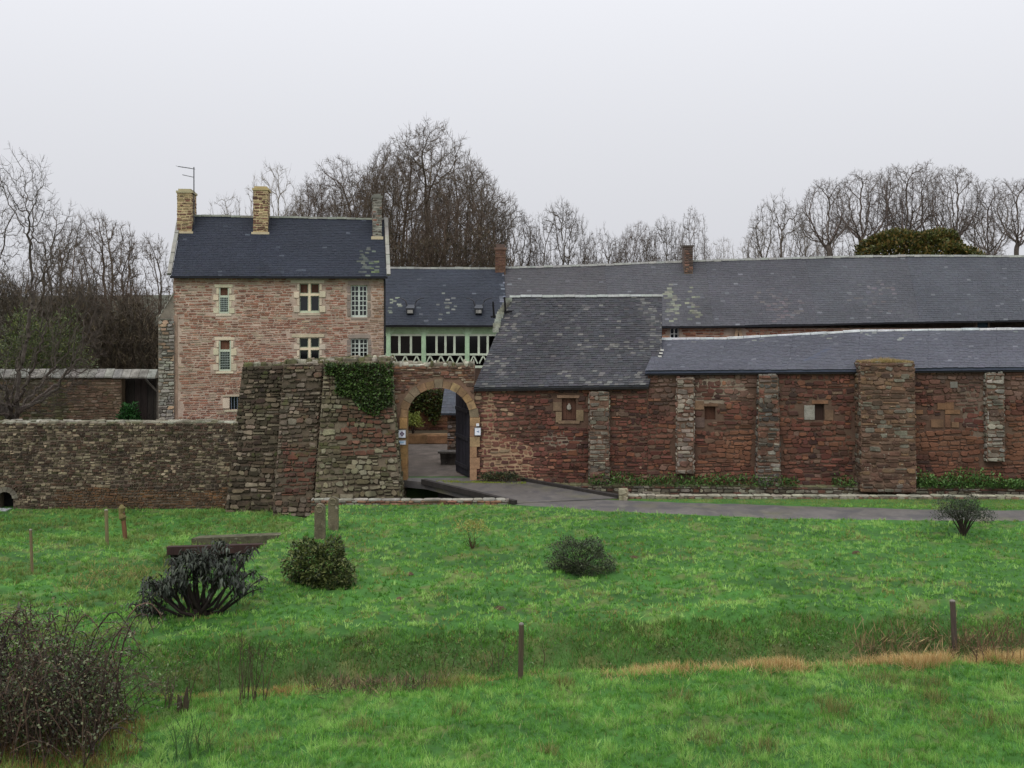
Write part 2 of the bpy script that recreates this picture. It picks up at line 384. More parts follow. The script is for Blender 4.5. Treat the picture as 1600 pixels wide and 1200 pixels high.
C_MORT = hexc('a99686')
def pal_list(cols, a=.15):
    cols = [(hexc(c), w) for c, w in cols]; tot = sum(w for _, w in cols)
    def f(u, v, r):
        k = r.uniform(0, tot)
        for c, w in cols:
            k -= w
            if k <= 0: return jit(c, r, a)
        return jit(cols[-1][0], r, a)
    return f
def pal_slate(base, fleck=None, nf=0.0, patch=None, a=.1):
    base = hexc(base); fleck = fleck and hexc(fleck)
    def f(u, v, r):
        c = jit(base, r, a)
        if fleck and r.random() < nf: c = jit(mixc(c, fleck, r.uniform(.3, .9)), r, a)
        if patch:
            for (u0, v0, u1, v1, cc, dens) in patch:
                e = ((u - (u0 + u1) / 2) / ((u1 - u0) / 2)) ** 2 + ((v - (v0 + v1) / 2) / ((v1 - v0) / 2)) ** 2
                if e < 1 and r.random() < dens * (1 - e * .6): c = jit(mixc(c, hexc(cc), r.uniform(.15, .75)), r, .15)
        return c
    return f
def join_pieces(lst, name, m, parent):
    b = MB()
    for a, vs, fs, c in lst: b.add(vs, fs, c)
    return tag(b.build(name, m, parent), kind='stuff')
def ridge_line(mb, pts, w, h, rng, col, seg=.45):
    """row of capping tiles along a polyline"""
    for p, q_ in zip(pts[:-1], pts[1:]):
        p, q_ = Vector(p), Vector(q_); L = (q_ - p).length; n = max(1, int(L / seg))
        for i in range(n):
            a, c = p.lerp(q_, i / n), p.lerp(q_, (i + .97) / n); dz = Vector((0, 0, rng.uniform(-.012, .012)))
            mb.bar(a + dz, c + dz, w, h * rng.uniform(.85, 1.15), jit(col, rng, .1))

# ================================================================== the manor house
rng = random.Random(5)
HP = Plane((-15.10, 48.5), (-5.82, 49.92)); HD, HZ, HR = 6.0, 8.83, 11.62
house = thing('manor_house', 'tall red stone manor house with dark slate roof and three chimneys', 'house', HP.pt(HP.W / 2, 0, -3))
wins = [('shuttered_window', (342, 450, 358, 490)), ('cross_window', (468, 443, 499, 489)), ('glazed_window', (548, 446, 574, 496)),
        ('shuttered_window', (342, 532, 361, 580)), ('cross_window', (468, 528, 499, 566)), ('glazed_window', (548, 529, 575, 574)),
        ('barred_window', (359, 620, 373, 640))]
holes = [HP.rect(*w[1]) for w in wins]
hw = MB(); wall_sheet(hw, HP, 0, HZ, holes, .4, col=C_MORT)
bl, br = HP.pt(0, 0, -.4), HP.pt(HP.W, 0, -.4)
for u in (0.0, HP.W):        # gable walls and back
    hw.add([HP.pt(u, 0, -.4), HP.pt(u, 0, -HD), HP.pt(u, HZ, -HD), HP.pt(u, HR - .05, -HD / 2), HP.pt(u, HZ, -.4)], ((0, 1, 2, 3, 4),), C_MORT)
hw.quad(HP.pt(0, 0, -HD), HP.pt(HP.W, 0, -HD), HP.pt(HP.W, HZ, -HD), HP.pt(0, HZ, -HD), C_MORT)
h_wall = hw.build('wall', M['mortar'], house)
h_skip = list(holes)
def win_rects(x0, y0, x1, y1, kind):
    """surround stones: lintel, sill and long-and-short quoins, in photo rows"""
    if kind == 'cross_window':
        L = [(x0 - 14, y0 - 6, x1 + 8, y0)] + [(x0 - (9 if k % 2 else 4), y0 + (y1 - y0) * k / 4, x0, y0 + (y1 - y0) * (k + 1) / 4) for k in range(4)]
        L += [(x1, y0 + (y1 - y0) * k / 4, x1 + (10 if k % 2 else 4), y0 + (y1 - y0) * (k + 1) / 4) for k in range(4)] + [(x0 - 2, y1, x1 + 2, y1 + 4)]
    elif kind == 'shuttered_window':
        L = [(x0 - 7, y0 - 6, x1 + 6, y0)] + [(x0 - (9 if k % 2 else 4), y0 + (y1 - y0) * k / 4, x0, y0 + (y1 - y0) * (k + 1) / 4) for k in range(4)]
        L += [(x1, y0 + (y1 - y0) * k / 4, x1 + (9 if k % 2 else 4), y0 + (y1 - y0) * (k + 1) / 4) for k in range(4)] + [(x0 - 5, y1, x1 + 4, y1 + 4)]
    elif kind == 'glazed_window':
        L = [(x0 - 4, y0 - 7, x1 + 3, y0)] + [(x0 - 6, y0 + (y1 - y0) * k / 4, x0, y0 + (y1 - y0) * (k + 1) / 4) for k in range(4)]
        L += [(x1, y0 + (y1 - y0) * k / 4, x1 + 5, y0 + (y1 - y0) * (k + 1) / 4) for k in range(4)] + [(x0, y1, x1, y1 + 4)]
    else:
        L = [(x0 - 11, y0 - 3, x1 + 2, y0), (x0 - 11, y0, x0, y1), (x0 - 9, y1, x1, y1 + 4)]
    return L
for wi, ((kind, px), r) in enumerate(zip(wins, holes)):
    fr = MB(); a, c, b_, d = r; wcol = hexc('c0b49c') if kind != 'glazed_window' else hexc('857a6e')
    GREEN = hexc('b7bfb4')
    root = None
    if kind == 'cross_window':
        mw = .1; cz = c + (d - c) * (.62 if wi == 1 else .55); cu = (a + b_) / 2
        for rr in ((cu - mw / 2, c, cu + mw / 2, d), (a, cz - .05, cu - mw / 2, cz + .05), (cu + mw / 2, cz - .05, b_, cz + .05)): pbox(fr, HP, rr, -.16, -.03, hexc('d6c6a8'))
        pbox(fr, HP, (a, c, b_, c + .07), -.16, -.028, hexc('b9c0a4'))
        root = fr.build('window', M['cream'], house); root.name = 'window'
        for k in range(4):
            ua, ub = (a, cu - mw / 2) if k % 2 == 0 else (cu + mw / 2, b_); za, zb = (c + .07, cz - .05) if k < 2 else (cz + .05, d)
            g = MB(); pbox(g, HP, (ua, za, ub, zb), -.2, -.15, hexc('4f3428'))
            g.build('pane' if (k < 2 or wi == 4) else 'shutter', M['glass'] if (k < 2 or wi == 4) else M['wood'], root)
            e = MB(); t = .035
            for rr in ((ua, za, ua + t, zb), (ub - t, za, ub, zb), (ua + t, zb - t, ub - t, zb), (ua + t, za, ub - t, za + t)): pbox(e, HP, rr, -.15, -.11, hexc('9aa28c'))
            e.build('casement', M['paint'], root)
    elif kind == 'shuttered_window':
        zt = d - (d - c) * .33
        for rr in ((a, c, a + .06, d), (b_ - .06, c, b_, d), (a + .06, zt - .05, b_ - .06, zt + .05), (a + .06, c, b_ - .06, c + .08)): pbox(fr, HP, rr, -.12, -.02, hexc('b3bba6'))
        root = fr.build('window', M['paint'], house)
        one('pane', M['glass'], root, lambda m_: pbox(m_, HP, (a + .06, c + .08, b_ - .06, zt - .05), -.2, -.13))
        one('shutter', M['wood'], root, lambda m_: pbox(m_, HP, (a + .06, zt + .05, b_ - .06, d), -.18, -.1, hexc('5b3d2e')))
        def grid(m_):
            for k in range(1, 5): u = a + .06 + (b_ - a - .12) * k / 5; m_.bar(HP.pt(u, c + .08, -.03), HP.pt(u, zt - .05, -.03), .022, .022, hexc('9aa39b'), up=HP.n)
            for k in range(1, 7): z = c + .08 + (zt - .05 - c - .08) * k / 7; m_.bar(HP.pt(a + .06, z, -.01), HP.pt(b_ - .06, z, -.01), .022, .022, hexc('9aa39b'))
        one('window_grille', M['metal'], root, grid)
    elif kind == 'glazed_window':
        cu = (a + b_) / 2
        for rr in ((a, c, a + .05, d), (b_ - .05, c, b_, d), (cu - .04, c, cu + .04, d), (a + .05, d - .05, cu - .04, d), (cu + .04, d - .05, b_ - .05, d), (a + .05, c, cu - .04, c + .1), (cu + .04, c, b_ - .05, c + .1)):
            pbox(fr, HP, rr, -.16, -.08, GREEN)
        root = fr.build('window', M['paint'], house)
        for s0, s1 in ((a + .05, cu - .04), (cu + .04, b_ - .05)):
            nr = 6
            def bars(m_):
                um = (s0 + s1) / 2; pbox(m_, HP, (um - .018, c + .1, um + .018, d - .05), -.14, -.10, GREEN)
                for k in range(1, nr): z = c + .1 + (d - .15 - c) * k / nr; pbox(m_, HP, (s0, z - .018, s1, z + .018), -.135, -.095, GREEN)
            one('glazing_bars', M['paint'], root, bars)
            one('pane', M['glass'], root, lambda m_: pbox(m_, HP, (s0, c + .1, s1, d - .05), -.2, -.15))
    else:
        pbox(fr, HP, (a, c, b_, d), -.25, -.2, hexc('22201e')); root = fr.build('window', M['glass'], house)
        for k in range(3):
            u = a + (b_ - a) * (k + .5) / 3; one('bar', M['metal'], root, lambda m_: m_.bar(HP.pt(u, c, -.08), HP.pt(u, d, -.08), .04, .04, hexc('6f7a86'), up=HP.n))
    for x in win_rects(*px, kind):
        rr = HP.rect(*x); h_skip.append(rr)
        q = plane_map(HP); g = .006
        lst = stones(lambda u, v, dd=0., rr=rr: HP.pt(rr[0] + u, rr[1] + v, dd), rr[2] - rr[0], rr[3] - rr[1], (9, 9), (9, 9), lambda u, v, r_: jit(wcol, r_, .12), rng, depth=.035, gap=.006, round_=.06)
        for aa, vs, fs, cc in lst: bq = MB(); bq.add(vs, fs, cc); bq.build('quoin', M['cream'], root)
# plastered corner and right-hand ochre quoins
pr = HP.rect(262, 484, 279, 662); h_skip.append((0, 1.7, pr[2], pr[3] - .2))
one('plaster_strip', M['plaster'], house, lambda m_: pbox(m_, HP, (.02, .5, pr[2] - .04, pr[3] - .25), 0, .022))
uR = HP.uv(577, 470)[0]
p_red = pal_list([('8c6553', 4), ('845c4b', 3), ('957461', 3), ('715043', 1.6), ('9d8c77', 2)], .11)
p_och = pal_list([('8d7662', 3), ('846c58', 2), ('8f6d58', 2), ('9c8974', 1)], .12)
def p_house(u, v, r):
    if u > uR or (v < 5 and u > uR - .1): return p_och(u, v, r)
    c = p_red(u, v, r); return c
lst = stones(lambda u, v, d=0.: HP.pt(u, 1.7 + v, d), HP.W, HZ - 1.72, (.08, .135), (.16, .4), p_house, rng,
             skip=lambda a, c, b_, d: inside(h_skip)(a, c + 1.7, b_, d + 1.7), depth=.018, gap=.016)
put_stones(lst, M['house_stone'], h_wall, 300)
# roof
ov = .18; e0, e1 = HP.pt(-.05, HZ - .08, ov), HP.pt(HP.W + .05, HZ - .08, ov); r0, r1 = HP.pt(-.05, HR + .02, -HD / 2), HP.pt(HP.W + .05, HR - .06, -HD / 2)
k0, k1 = HP.pt(-.05, HZ - .08, -HD - ov), HP.pt(HP.W + .05, HZ - .08, -HD - ov)
rb = MB(); dn = Vector((0, 0, -.1))
for (A, B_, C_, D_) in ((e0, e1, r1, r0), (k1, k0, r0, r1)):
    rb.hexa([A + dn, B_ + dn, C_ + dn, D_ + dn, A, B_, C_, D_], hexc('2e323c'))
h_roof = rb.build('roof', M['slate'], house)
q, W, H = quad_map(e0, e1, r1, r0, .03, 2)
pt = [(W - 1.3, -.2, W - .25, 2.1, '62675a', .6), (3.3, -.2, 4.9, .9, '23262d', .8), (W - .9, .1, W - .1, 1.0, '4d5a34', .4), (.2, -.1, 1.6, .8, '282b32', .6)]
join_pieces(slates(q, W, H, .125, .2, pal_slate('252932', '454a52', .01, pt, .08), rng), 'slates', M['slate'], h_roof)
b = MB(); ridge_line(b, [r0 + Vector((0, 0, .03)), r1 + Vector((0, 0, .03))], .22, .09, rng, hexc('8f9186')); b.build('ridge_cap', M['ridge'], h_roof)
for s_, A, B_ in ((-1, e0, r0), (1, e1, r1)):
    o_ = HP.u * (.1 * s_); b = MB(); ridge_line(b, [A + o_ + Vector((0, 0, .08)), B_ + o_ + Vector((0, 0, .08))], .17, .12, rng, hexc('85837a'), .7); b.build('gable_coping', M['ridge'], h_roof)
b = MB(); b.bar(HP.pt(-.1, HZ - .13, ov + .06), HP.pt(HP.W + .1, HZ - .13, ov + .06), .12, .1, hexc('26262a')); b.build('gutter', M['metal'], house)
b = MB(); b.tube([HP.pt(HP.W - .03, HZ - .2, .12), HP.pt(HP.W - .02, HZ - .5, .07), HP.pt(HP.W - .02, .1, .07)], [.045] * 3, 6, hexc('2a2a2c')); b.build('downpipe', M['metal'], house)
def chimney(px0, px1, ptop, dep0, dep1, cols, coln, capc, label):
    P2 = Plane(tuple((HP.a - HP.n * dep0)[:2]), tuple((HP.a + HP.u * HP.W - HP.n * dep0)[:2]))
    u0, zt = P2.uv(px0, ptop); u1, _ = P2.uv(px1, ptop); zb = HZ + (HR - HZ) * (dep0 + ov) / (HD / 2 + ov) - .35
    core = MB(); pbox(core, P2, (u0 + .02, zb, u1 - .02, zt - .05), -(dep1 - dep0), -.01, hexc(coln)); co = core.build('chimney', M['mortar'], house)
    if label: co['label'] = label
    L = []
    pal = pal_list(cols, .15)
    L += stones(lambda u, v, d=0.: P2.pt(u0 + u, zb + .35 + v, d - .01), u1 - u0, zt - zb - .45, (.09, .14), (.16, .34), pal, rng, depth=.02, gap=.014)
    S = Plane(tuple(P2.pt(u1 - .01, 0)[:2]), tuple(P2.pt(u1 - .01, 0, -(dep1 - dep0))[:2]))
    L += stones(lambda u, v, d=0.: S.pt(u, zb + .2 + v, d - .02), dep1 - dep0, zt - zb - .3, (.09, .14), (.16, .34), pal, rng, depth=.02, gap=.014)
    S = Plane(tuple(P2.pt(u0 + .01, 0, -(dep1 - dep0))[:2]), tuple(P2.pt(u0 + .01, 0)[:2]))
    L += stones(lambda u, v, d=0.: S.pt(u, zb + .2 + v, d - .02), dep1 - dep0, zt - zb - .3, (.09, .14), (.16, .34), pal, rng, depth=.02, gap=.014)
    join_pieces(L, 'bricks', M['house_stone'], co)
    cb = MB(); pbox(cb, P2, (u0 - .03, zt - .12, u1 + .03, zt - .02), -(dep1 - dep0) - .03, .03, hexc(capc))
    pbox(cb, P2, (u0 + .06, zt - .02, u1 - .06, zt + .07), -(dep1 - dep0) + .05, -.05, hexc(capc)); cb.build('chimney_cap', M['cream'], co)
    fb = MB(); pbox(fb, P2, (u0 - .06, zb + .27, u1 + .05, zb + .42), -.35, .05, hexc('b8aa8c')); fb.build('flashing', M['cream'], co)
tanb = [('64463a', 3), ('755245', 2), ('93805f', 3), ('a08c6a', 2), ('523b34', 1)]
chimney(276, 300, 297, 2.05, 3.7, tanb, 'b5a27e', 'a39a7a', 'tan brick chimney on the gable end beside the antenna')
chimney(395, 419, 293, 2.05, 3.6, tanb, 'bba983', 'a8976c', 'tan brick chimney in the middle of the roof')
chimney(582, 597, 305, 1.85, 3.6, [('6d6a62', 3), ('4f4840', 2), ('7d5647', 2), ('8d8a80', 1)], '8c8a80', '6d6c64', 'slim dark stone chimney on the right gable')
# corner buttress
BP = Plane(tuple(HP.pt(-.62, 0, .12)[:2]), tuple(HP.pt(.06, 0, .12)[:2])); zt = HP.uv(250, 497)[1]; zs = HP.uv(270, 455)[1]
b = MB(); b.hexa([BP.pt(0, 0, 0), BP.pt(.68, 0, 0), BP.pt(.68, 0, -1.2), BP.pt(0, 0, -1.2), BP.pt(0, zt, 0), BP.pt(.68, zs, -.12), BP.pt(.68, zs, -1.2), BP.pt(0, zt, -1.2)], hexc('7d7468'))
bt = b.build('buttress', M['mortar'], house); bt['label'] = 'grey stone corner buttress with sloping top'
lst = stones(lambda u, v, d=0.: BP.pt(u, 1.8 + v, d), .68, zt - 1.8, (.12, .2), (.22, .4), pal_list([('8b877c', 3), ('77736a', 2), ('97806a', 2), ('5b564e', 1)]), rng, depth=.03)
put_stones(lst, M['wall_stone'], bt, 80)
lst = stones(lambda u, v, d=0.: BP.pt(0, zt, .03).lerp(BP.pt(.68, zs, .0), v / 1.45) + Vector((0, 0, d)) + BP.n * (-u), 1.0, 1.45, (.2, .26), (.5, .9), pal_list([('a9a79c', 3), ('8a877d', 2)]), rng, depth=.05)
put_stones(lst, M['wall_stone'], bt, 40, 'coping_stone')
# antenna
ab = at(303, 345, 51.0); ant = thing('television_antenna', 'thin grey television antenna mast beside the left chimney', 'antenna', ab)
A = lambda px, py: at(px, py, 51.0)
one('mast', M['metal'], ant, lambda m_: m_.tube([A(303, 352), A(303, 261)], [.03, .025], 6, hexc('55565a')))
one('boom', M['metal'], ant, lambda m_: m_.tube([A(304, 264), A(278, 260)], [.02, .02], 5, hexc('6b6c70')))
one('boom', M['metal'], ant, lambda m_: m_.tube([A(303, 277), A(285, 273)], [.018, .018], 5, hexc('6b6c70')))
def elems(m_):
    for k in range(5):
        p = A(280 + 5 * k, 260.4 + .7 * k); m_.tube([p + Vector((-.05, -.35, 0)), p + Vector((.05, .35, 0))], [.008, .008], 4, hexc('7a7b80'))
one('antenna_elements', M['metal'], ant, elems)

# ================================================================== timber gallery and long barn across the courtyard
rng = random.Random(11)
GP = Plane((-7.6, 60), (.2, 60)); GZ0, GZ1 = 2.75, 6.2
gal = thing('timber_gallery', 'pale green timber gallery with dark openings under a slate roof', 'gallery', (-3.5, 60, 0))
b = MB(); wall_sheet(b, GP, 0, GZ0, [], .5, col=hexc('8b6a52')); g_wall = b.build('wall', M['mortar'], gal)
put_stones(stones(plane_map(GP), GP.W, GZ0, (.14, .24), (.25, .55), pal_list([('7d5742', 3), ('8f6a4e', 2), ('6b4a3c', 2)]), rng, depth=.04), M['red_stone'], g_wall, 40)
one('floor_band', M['cream'], gal, lambda m_: pbox(m_, GP, (0, GZ0, GP.W, GZ0 + .18), -.5, .05, hexc('c9c8bf')))
one('back_wall', M['wood'], gal, lambda m_: pbox(m_, GP, (0, GZ0 + .2, GP.W, GZ1), -3.2, -3.1, hexc('2b2723')))
PG = hexc('a9c6a3'); PGw = hexc('c0cbb6')
zr = GP.uv(600, 554)[1]; zb_ = GP.uv(600, 568)[1]; zt_ = GP.uv(600, 525)[1]
one('apron_boards', M['paint'], gal, lambda m_: pbox(m_, GP, (0, GZ0 + .2, GP.W, zb_ - .25), -.1, -.02, hexc('4a3a30')))
one('top_beam', M['paint'], gal, lambda m_: pbox(m_, GP, (0, zt_ + .12, GP.W, GZ1), -.2, .02, hexc('9dbb93')))
one('lintel_rail', M['paint'], gal, lambda m_: pbox(m_, GP, (0, zt_, GP.W, zt_ + .119), -.12, -.01, PGw))
one('hand_rail', M['paint'], gal, lambda m_: pbox(m_, GP, (0, zr - .05, GP.W, zr + .06), -.14, .01, PGw))
one('bottom_rail', M['paint'], gal, lambda m_: pbox(m_, GP, (0, zb_ - .25, GP.W, zb_ - .12), -.14, .01, PGw))
for px in (607, 662, 730):
    u = GP.uv(px, 530)[0]
    one('post', M['paint'], gal, lambda m_: pbox(m_, GP, (u - .12, zb_ - .25, u + .12, GZ1 - .05), -.2, .06, PG))
    for s_ in (-1, 1):
        one('corbel', M['paint'], gal, lambda m_: m_.bar(GP.pt(u + s_ * .1, zt_ + .1, -.02), GP.pt(u + s_ * .38, GZ1 - .1, -.02), .12, .1, PG, up=GP.n))
for px in (624, 642, 682, 696, 710, 748, 762):
    u = GP.uv(px, 530)[0]
    one('mullion', M['paint'], gal, lambda m_: pbox(m_, GP, (u - .06, zr + .06, u + .06, zt_), -.12, -.01, PGw))
pxs = [608, 624, 642, 660, 664, 682, 696, 710, 728, 732, 748, 762]
for a_, c_ in zip(pxs[:-1], pxs[1:]):
    if c_ - a_ < 6: continue
    ua, ub = GP.uv(a_, 540)[0], GP.uv(c_, 540)[0]
    one('pane', M['glass'], gal, lambda m_: pbox(m_, GP, (ua, zr + .06, ub, zt_), -.1, -.085))
for px in (615, 633, 651, 672, 689, 703, 719, 740, 755):
    u = GP.uv(px, 560)[0]
    for s_ in (-1, 1):
        one('brace', M['paint'], gal, lambda m_: m_.bar(GP.pt(u, zr - .05, -.04), GP.pt(u + s_ * .22, zb_ + .0, -.04), .07, .06, PGw, up=GP.n))
def xr(px, Y): return (px - 800) * Y / F
# gallery roof
e0, e1 = Vector((-7.6, 59.7, 6.22)), Vector((xr(793, 59.7), 59.7, 6.22)); r0, r1 = Vector((-7.6, 63.6, 9.45)), Vector((xr(787, 63.6), 63.6, 9.42))
k0, k1 = Vector((-7.6, 67.5, 6.2)), Vector((-.4, 67.5, 6.2))
b = MB()
for (A_, B_, C_, D_) in ((e0, e1, r1, r0), (k1, k0, r0, r1)): b.hexa([A_ + dn, B_ + dn, C_ + dn, D_ + dn, A_, B_, C_, D_], hexc('3a3f4a'))
g_roof = b.build('roof', M['slate'], gal)
q, W, H = quad_map(e0, e1, r1, r0, .04, 4); kx = W / (793 - 583)
def gu(px): return (px - 585) * (W / 208.)
pt = [(gu(680), .1, gu(712), 2.9, '7d8076', .3), (gu(605), .8, gu(625), 2.4, '868b78', .3), (gu(780), 1.2, gu(800), 5, '6f747b', .4)]
join_pieces(slates(q, W, H, .14, .22, pal_slate('2e323a', '55595f', .012, pt, .08), rng), 'slates', M['slate'], g_roof)
b = MB(); ridge_line(b, [r0, r1], .25, .12, rng, hexc('9b9c94')); b.build('ridge_cap', M['ridge'], g_roof)
one('gutter', M['metal'], gal, lambda m_: m_.bar(e0 + Vector((0, -.06, -.05)), e1 + Vector((0, -.06, -.05)), .12, .1, hexc('232326')))
for px in (641, 748):
    p = at(px, 487, 60.35); bb = MB()
    bb.hexa([p + Vector(v) for v in ((-.2, -.1, -.12), (.2, -.1, -.12), (.2, .5, -.12), (-.2, .5, -.12), (-.24, -.16, .2), (.24, -.16, .2), (.2, .6, .38), (-.2, .6, .38))], hexc('4a4d52'))
    ve = bb.build('roof_vent', M['metal'], gal)
    one('vent_opening', M['wood'], ve, lambda m_: m_.box(p.x - .15, p.x + .15, p.y - .17, p.y - .12, p.z - .08, p.z + .1, hexc('8d8c86')))
    for s_ in (-1, 1):
        one('horn', M['metal'], ve, lambda m_: m_.tube([p + Vector((s_ * .2, .4, .3)), p + Vector((s_ * .3, .45, .6)), p + Vector((s_ * .5, .5, .72)), p + Vector((s_ * .72, .52, .74))], [.045, .04, .03, .02], 5, hexc('3a3a3c')))
# courtyard chimney
b = MB(); p = Vector((xr(782, 63.6), 63.6, 0)); z0, z1 = 8.9, HC + (456 - 385) * 63.6 / F
b.box(p.x - .3, p.x + .3, p.y - .35, p.y + .35, z0, z1 - .2, hexc('67513f')); ch = b.build('chimney', M['mortar'], gal); ch['label'] = 'red brick chimney at the end of the gallery roof'
CP = Plane((p.x - .3, p.y - .35), (p.x + .3, p.y - .35))
join_pieces(stones(lambda u, v, d=0.: CP.pt(u, z0 + v, d), .6, z1 - z0 - .2, (.09, .12), (.18, .26), pal_list([('63483d', 3), ('57423a', 2)]), rng, depth=.02), 'bricks', M['house_stone'], ch)
one('chimney_cap', M['ridge'], ch, lambda m_: (m_.box(p.x - .36, p.x + .36, p.y - .41, p.y + .41, z1 - .2, z1 - .08, hexc('6b5548')), m_.box(p.x - .26, p.x + .26, p.y - .3, p.y + .3, z1 - .08, z1 + .12, hexc('5a4a42'))))

# long barn
barn = thing('long_barn', 'long barn with continuous weathered grey slate roof behind the courtyard', 'barn', (14, 62, 0))
be = [(793, 510.5), (1040, 510), (1200, 508), (1400, 503), (1600, 500), (1760, 499)]
brd = [(787, 419), (920, 415), (1090, 408), (1300, 402), (1440, 400), (1600, 401), (1780, 402)]
def poly_at(P, px):
    for (a, c), (d, e) in zip(P[:-1], P[1:]):
        if a <= px <= d: return c + (e - c) * (px - a) / (d - a)
    return P[-1][1]
BW = Plane((-.4, 60), (34, 60)); wh = [BW.rect(1047, 511, 1061, 545), BW.rect(1527, 498, 1546, 530)]
b = MB(); wall_sheet(b, BW, 0, 6.05, wh, .5, col=C_MORT)
b.quad((-.4, 67.6, 0), (34, 67.6, 0), (34, 67.6, 6.2), (-.4, 67.6, 6.2), C_MORT)
b.add([(34, 60.5, 0), (34, 67.6, 0), (34, 67.6, 6.2), (34, 64, 10), (34, 60.5, 6.2)], ((0, 1, 2, 3, 4),), C_MORT)
b_wall = b.build('wall', M['mortar'], barn)
wr = BW.rect(1142, 511, 1165, 540)
put_stones(stones(lambda u, v, d=0.: BW.pt(u, 4.6 + v, d), BW.W, 1.44, (.12, .19), (.24, .5), pal_list([('96644e', 3), ('a47a62', 2), ('855645', 2), ('b09478', 1)]), rng,
                  skip=lambda a, c, b_, d: inside(wh + [wr])(a, c + 4.6, b_, d + 4.6), depth=.03, u0=6.0), M['house_stone'], b_wall, 60)
nseg = 6
b = MB(); bl_ = []
for i in range(nseg):
    pa, pb = [Vector((0, 0, 0))] * 2, None
    s0, s1 = i / nseg, (i + 1) / nseg
    epx0, epx1 = 793 + (1760 - 793) * s0, 793 + (1760 - 793) * s1; rpx0, rpx1 = 787 + (1730 - 787) * s0, 787 + (1730 - 787) * s1
    E0, E1 = at(epx0, poly_at(be, epx0), 59.7), at(epx1, poly_at(be, epx1), 59.7); R0, R1 = at(rpx0, poly_at(brd, rpx0), 63.8), at(rpx1, poly_at(brd, rpx1), 63.8)
    K0, K1 = Vector((R0.x, 68, 6.2)), Vector((R1.x, 68, 6.2))
    for (A_, B_, C_, D_) in ((E0, E1, R1, R0), (K1, K0, R0, R1)): b.hexa([A_ + dn, B_ + dn, C_ + dn, D_ + dn, A_, B_, C_, D_], hexc('4a4c52'))
    bl_.append((E0, E1, R1, R0))
ba_roof = b.build('roof', M['slate'], barn)
allp = []
for i, (E0, E1, R1, R0) in enumerate(bl_):
    q, W, H = quad_map(E0, E1, R1, R0, .05, i * 3)
    x0p = 793 + (1760 - 793) * i / nseg; ppx = (1760 - 793) / nseg / W
    def patch(px0, px1, v0, v1, c, dn_): return ((px0 - x0p) / ppx, v0, (px1 - x0p) / ppx, v1, c, dn_)
    pts_ = [patch(1042, 1066, .1, 3.6, '7a7d6a', .75), (patch(1074, 1100, .0, 3.2, '777a66', .65)), patch(1180, 1260, .0, 3, '5e5757', .35), patch(1330, 1420, .5, 3.5, '5d5859', .3)]
    tone = ('484749', '47474a', '47474b', '47484c', '46484d', '46484d')[i]
    allp += slates(q, W, H, .16, .25, pal_slate(tone, '66686b', .012, pts_, .07), rng)
join_pieces(allp, 'slates', M['slate'], ba_roof)
b = MB(); rpts = [at(px, poly_at(brd, px), 63.8) + Vector((0, 0, .02)) for px in (787, 850, 920, 1000, 1090, 1200, 1300, 1440, 1600, 1730)]
ridge_line(b, rpts, .3, .12, rng, hexc('a3a49e')); b.build('ridge_cap', M['ridge'], ba_roof)
b = MB(); ep = [at(px, poly_at(be, px) + 1.5, 59.62) for px in (793, 1040, 1200, 1400, 1600, 1760)]
for a_, c_ in zip(ep[:-1], ep[1:]): b.bar(a_, c_, .1, .09, hexc('2a2a2e'))
b.build('gutter', M['metal'], barn)
def barnwin(r, n, c1):
    f_ = MB(); a, c, b_, d = r
    for k in range(n + 1): u = a + (b_ - a - .06) * k / n; pbox(f_, BW, (u, c, u + .06, d), -.2, -.12, c1)
    for z in (c + .02, c + (d - c) * .33, c + (d - c) * .66, d - .08): pbox(f_, BW, (a, z, b_, z + .05), -.195, -.125, c1)
    w_ = f_.build('window', M['paint'], barn); one('pane', M['glass'], w_, lambda m_: pbox(m_, BW, (a, c, b_, d), -.26, -.21)); return w_
barnwin(wh[0], 2, hexc('c9ccc8'))
one('door', M['wood'], barn, lambda m_: pbox(m_, BW, wh[1], -.3, -.2, hexc('2b3a47')))
# pointed arch head in the barn wall
b = MB(); um = (wr[0] + wr[2]) / 2; hw_ = (wr[2] - wr[0]) / 2; zt2 = BW.uv(1153, 513)[1]
for s_ in (-1, 1): b.hexa([BW.pt(um + s_ * hw_, 4.6, .06), BW.pt(um + s_ * (hw_ - .2), 4.6, .06), BW.pt(um + s_ * (hw_ - .2), 4.6, -.02), BW.pt(um + s_ * hw_, 4.6, -.02), BW.pt(um + s_ * .14, zt2, .06), BW.pt(um, zt2 - .15, .06), BW.pt(um, zt2 - .15, -.02), BW.pt(um + s_ * .14, zt2, -.02)], hexc('b49a7e'))
ar = b.build('pointed_arch', M['cream'], barn)
one('arch_recess', M['wood'], ar, lambda m_: m_.hexa([BW.pt(um - hw_ + .2, 4.6, .03), BW.pt(um + hw_ - .2, 4.6, .03), BW.pt(um + hw_ - .2, 4.6, -.01), BW.pt(um - hw_ + .2, 4.6, -.01), BW.pt(um - .02, zt2 - .15, .03), BW.pt(um + .02, zt2 - .15, .03), BW.pt(um + .02, zt2 - .15, -.01), BW.pt(um - .02, zt2 - .15, -.01)], hexc('3a2c24')))
